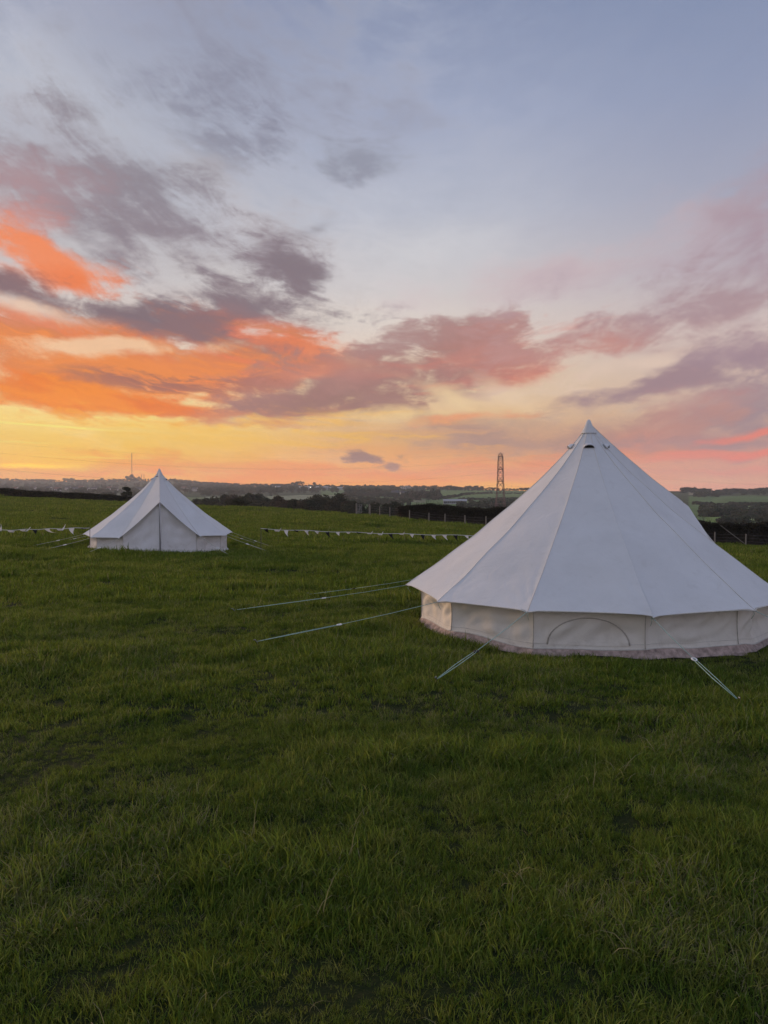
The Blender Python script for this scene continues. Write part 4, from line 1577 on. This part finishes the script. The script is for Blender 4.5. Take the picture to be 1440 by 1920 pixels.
    dz = Vector((math.sin(math.radians(door)), -math.cos(math.radians(door)), 0))
    MB().tube([wall(kd, 0, j / 20) + dz * .012 for j in range(21)], .014 if near else .017, 6).build('door_zip', MAT_DARK, t, True)
    pole_top = corner(kd) - Vector((0, 0, .02)) + dz * .02
    foot = pole_top.copy() + dz * .25 + Vector((dz.y, -dz.x, 0)) * -.05
    foot.z = gz(foot.x, foot.y)
    MB().tube([pole_top, foot], .013 if near else .022, 8).build('door_pole', MAT_POLE, t)
    # guy ropes
    for k in range(12):
        if k == kd:
            continue
        c = corner(k)
        rr = Vector((c.x, c.y, 0)).normalized()
        if peg_at and k in peg_at:
            w = rm.transposed() @ (Vector((peg_at[k][0], peg_at[k][1], 0)) - Vector((o.x, o.y, 0)))
            peg = Vector((w.x, w.y, gz(w.x, w.y)))
        else:
            L_ = guys + .25 * math.sin(k * 3.1)
            peg = Vector((c.x + rr.x * L_, c.y + rr.y * L_, 0)); peg.z = gz(peg.x, peg.y)
        peg_top = peg + Vector((0, 0, .05))
        st = c + Vector((0, 0, -.006))
        fr = .56 + .08 * math.sin(k * 1.9)
        rn = st.lerp(peg_top, fr) - Vector((0, 0, .015))
        rr_ = .0038 if near else .0055
        dv = (peg_top - rn).normalized()
        side = dv.cross(Vector((0, 0, 1))).normalized()
        b = MB()
        b.tube([st, st.lerp(rn, .5) - Vector((0, 0, .008)), rn], rr_, 6)
        spread = .022
        b.tube([rn + side * spread * .6, rn.lerp(peg_top, .5) + side * spread, peg_top + side * .004], rr_, 6)
        b.tube([rn - side * spread * .6, rn.lerp(peg_top, .5) - side * spread * .7, peg_top - side * .004], rr_, 6)
        b.tube([st, st + Vector((0, 0, -.05)) + rr * .02, st + rr * -.02 + Vector((0, 0, -.11))], rr_ * .8, 5)   # loose tail of the knot
        gr = b.build('guy_rope', rope, t, True)
        rw = .018 if near else .03
        rb = MB()
        rb.tube([rn - dv * rw * 1.5 + side * rw, rn + side * rw * 1.3, rn + dv * rw * 1.5 + side * rw * .6, rn + dv * rw * 1.7 - side * rw * .5, rn - side * rw * 1.3, rn - dv * rw * 1.5 - side * rw, rn - dv * rw * 1.5 + side * rw], rw * .42, 6)
        rb.build('runner', MAT_RUNNER if k % 3 != 2 or not near else MAT_TOGGLE, gr, True)
        lean = rr * .06
        MB().tube([peg - lean * 1.2 + Vector((0, 0, -.14)), peg + Vector((0, 0, .03)), peg + lean * .5 + Vector((0, 0, .075)), peg + lean * .9 + Vector((0, 0, .07))], .006, 6).build('tent_peg', MAT_PEG, gr)
    tag(t, label, 'tent')
    return t


def peg_xy(px, py, z=-.2):
    d = ray(px, py)
    s = (z - EYE) / d[2]
    return (d[0] * s, d[1] * s)


nearz = fz(*NEAR)
bell_tent((NEAR[0], NEAR[1], nearz), 0.0, 120, 3.06, 2.665, .61, 'large cream bell tent in front with its door turned away and low side walls', 1.9, MAT_WALL, 34,
          {11: peg_xy(820, 1312), 0: peg_xy(1382, 1326), 10: peg_xy(483, 1222), 9: peg_xy(440, 1158), 8: peg_xy(580, 1116)}, True)
farz = fz(*FAR)
bell_tent((FAR[0], FAR[1], farz), FAR_ROT, 0, 2.94, 2.60, .58, 'smaller distant bell tent with closed triangular door facing the viewer', 1.7, MAT_OLDWALL, 12, None, False, MAT_ROPEW)

# ------------------------------------------------------------------ grass
def grass_mat():
    m, N, out = material('grass_blades')
    geo = N.new('ShaderNodeNewGeometry')
    info = N.new('ShaderNodeObjectInfo')
    at_ = N.new('ShaderNodeAttribute'); at_.attribute_name = 'dry'
    P = geo.outputs['Position']
    n1 = N.noise(P, 0.35, 4.0, 0.6)
    n2 = N.noise(P, 2.6, 3.0, 0.6)
    f = N.math('ADD', N.math('MULTIPLY_ADD', n1, .7, N.math('MULTIPLY', n2, .6)), N.math('MULTIPLY_ADD', info.outputs['Random'], .42, -.36))
    col = N.ramp(f, [(.16, (.030, .078, .010, 1)), (.40, (.082, .146, .019, 1)), (.58, (.140, .190, .028, 1)), (.82, (.240, .245, .066, 1))])
    tn = N.new('ShaderNodeAttribute'); tn.attribute_name = 'tone'
    col = N.vec('SCALE', col, scale=tn.outputs['Fac'])             # no two blades have quite the same green
    col = N.mix(at_.outputs['Fac'], col, (.30, .26, .15, 1))
    d = N.new('ShaderNodeBsdfPrincipled')
    N.put(d.inputs['Base Color'], col)
    d.inputs['Roughness'].default_value = .6
    d.inputs['Specular IOR Level'].default_value = .08
    t = N.new('ShaderNodeBsdfTranslucent')
    N.put(t.inputs['Color'], N.mix(.5, col, (.25, .30, .032, 1)))
    mx = N.new('ShaderNodeMixShader')
    mx.inputs[0].default_value = .38
    N.t.links.new(d.outputs[0], mx.inputs[1]); N.t.links.new(t.outputs[0], mx.inputs[2])
    N.t.links.new(mx.outputs[0], out.inputs[0])
    return m


MAT_GRASS = grass_mat()


def tuft(seed, n, radius, h, w, lean, dry, segs=3):
    rg = np.random.default_rng(seed)
    V, Fq, D, T = [], [], [], []
    comb = rg.uniform(0, 2 * PI)
    for i in range(n):
        a = rg.uniform(0, 2 * PI); r = radius * math.sqrt(rg.uniform())
        x, y = r * math.cos(a), r * math.sin(a)
        da = comb + rg.normal() * 1.3
        l = h * rg.uniform(.45, 1.25); bend = lean * rg.uniform(.2, 1.5)
        ww = w * rg.uniform(.6, 1.3)
        isdry = 1.0 if rg.uniform() < dry else 0.0
        if isdry:
            isdry = rg.uniform(.5, 1); ww *= .8; bend *= 1.5
        tone = rg.uniform(.45, 1.55)
        sx, sy = -math.sin(da), math.cos(da)
        tw = rg.normal() * .6
        sx, sy = sx * math.cos(tw) - sy * math.sin(tw), sx * math.sin(tw) + sy * math.cos(tw)
        b = len(V)
        px_, pz = 0.0, 0.0
        ang = rg.uniform(.0, .35)
        for k in range(segs + 1):
            t_ = k / segs
            wd = ww * (1 - t_ ** 1.6) * .5
            cx, cy = x + math.cos(da) * px_, y + math.sin(da) * px_
            if k < segs:
                V.append((cx - sx * wd, cy - sy * wd, pz - .01)); V.append((cx + sx * wd, cy + sy * wd, pz - .01)); D += [isdry] * 2; T += [tone] * 2
            else:
                V.append((cx, cy, pz - .01)); D.append(isdry); T.append(tone)
            st = l / segs
            px_ += math.sin(ang) * st; pz += math.cos(ang) * st
            ang += bend / segs
        for k in range(segs - 1):
            Fq.append((b + 2 * k, b + 2 * k + 1, b + 2 * k + 3, b + 2 * k + 2))
        Fq.append((b + 2 * segs - 2, b + 2 * segs - 1, b + 2 * segs))
    me = bpy.data.meshes.new('grass_tuft')
    me.from_pydata(V, [], Fq)
    me.materials.append(MAT_GRASS)
    a = me.attributes.new('dry', 'FLOAT', 'POINT'); a.data.foreach_set('value', D)
    a = me.attributes.new('tone', 'FLOAT', 'POINT'); a.data.foreach_set('value', T)
    me.update()
    return me


TU = [tuft(400 + i, 32, .055, .064, .0048, 1.4, .06) for i in range(5)]
TU += [tuft(410 + i, 32, .07, .088, .0054, 1.6, .06) for i in range(2)]
TU += [tuft(420, 24, .06, .09, .0050, 2.0, .55)]
TU += [tuft(430 + i, 34, .16, .12, .015, 1.3, .05, 2) for i in range(4)]       # 8..11 for farther off
STALK = 16
TU += [tuft(440 + i, 40, .42, .16, .036, 1.3, .04, 2) for i in range(4)]       # 12..15 far


TU += [tuft(460 + i, 28, .07, .076, .0082, 1.35, .06) for i in range(4)]        # 17..20 wider, middle distance
TU.insert(16, tuft(450, 3, .03, .22, .005, 1.6, 1.0, 5))                              # 16: pale dry stalks


def build_grass():
    P, Rr, S, I = [], [], [], []

    def zone(r0, r1, dens, lo, hi, smin, smax, wide):
        HALF = math.radians(wide)
        n = int(HALF * (r1 * r1 - r0 * r0) * dens)
        r = np.sqrt(RG.uniform(r0 * r0, r1 * r1, n)); a = RG.uniform(-HALF, HALF, n)
        x, y = np.sin(a) * r, np.cos(a) * r
        keep = np.ones(n, bool)
        for (cx, cy, R_) in ((NEAR[0], NEAR[1], 2.56), (FAR[0], FAR[1], 2.55)):
            keep &= np.hypot(x - cx, y - cy) > R_
        keep &= r < edge_r(np.degrees(a)) * .985
        thin = fbm(x * .9, y * .9, 81, 3)
        keep &= RG.uniform(0, 1, n) < .78 + .6 * thin
        x, y, r = x[keep], y[keep], r[keep]
        n = len(x)
        z = field_z(x, y)
        patch = fbm(x * .45, y * .6, 91, 3)
        s = RG.uniform(smin, smax, n) * (.55 + .95 * patch)
        clump = fbm(x * 3.1, y * 3.1, 97, 2)
        s = s * (.44 + 1.18 * clump)
        rag = np.clip((patch - .56) * 5, 0, 1)
        s = s * (1 + .35 * rag)
        # longer ungrazed grass against the canvas
        for (cx, cy, R_) in ((NEAR[0], NEAR[1], 2.56), (FAR[0], FAR[1], 2.55)):
            dd = np.hypot(x - cx, y - cy) - R_
            s = s * (1 - .28 * np.exp(-(dd / .3) ** 2))
        idx = RG.integers(lo, hi, n)
        if lo in (0, 17):
            u_ = RG.uniform(0, 1, n)
            idx = np.where((rag > .5) & (u_ < .4), RG.integers(5, 7, n), idx)
            strawy = fbm(x * .8 + 40, y * .8, 95, 3)
            idx = np.where((strawy > .60) & (RG.uniform(0, 1, n) < .5), 7, idx)
            idx = np.where(RG.uniform(0, 1, n) < .006, STALK, idx)
        P.append(np.stack([x, y, z - .004], 1))
        Rr.append(np.stack([RG.normal(0, .12, n), RG.normal(0, .12, n), RG.uniform(0, 2 * PI, n)], 1))
        S.append(np.stack([s, s, s * RG.uniform(.75, 1.2, n)], 1)); I.append(idx)
    zone(0.4, 6.0, 680, 0, 5, .72, 1.1, 80)
    zone(6.0, 13.0, 250, 17, 21, .85, 1.2, 56)
    zone(13.0, 32.0, 42, 8, 12, .8, 1.25, 46)
    zone(32.0, 70.0, 9, 12, 16, .6, 1.0, 42)
    zone(70.0, 150.0, 3.2, 12, 16, .8, 1.3, 40)
    scatter('grass', np.vstack(P), np.vstack(Rr), np.vstack(S), np.concatenate(I), TU, 'rough green pasture grass with dry stalks covering the field', 'grass')


build_grass()

# ------------------------------------------------------------------ evening haze over the valley
def build_haze():
    b = MB().box(-3600, 3600, -900, 4300, -32, 112)
    m = bpy.data.materials.new('evening_haze')
    m.use_nodes = True
    N = NT(m.node_tree)
    out = N.new('ShaderNodeOutputMaterial')
    v = N.new('ShaderNodeVolumePrincipled')
    v.inputs['Color'].default_value = (.80, .84, .92, 1)
    v.inputs['Density'].default_value = 0.00016
    v.inputs['Anisotropy'].default_value = 0.3
    N.t.links.new(v.outputs[0], out.inputs['Volume'])
    o = b.build('haze', m)
    tag(o, 'thin evening haze lying over the valley', 'haze', kind='stuff')


build_haze()
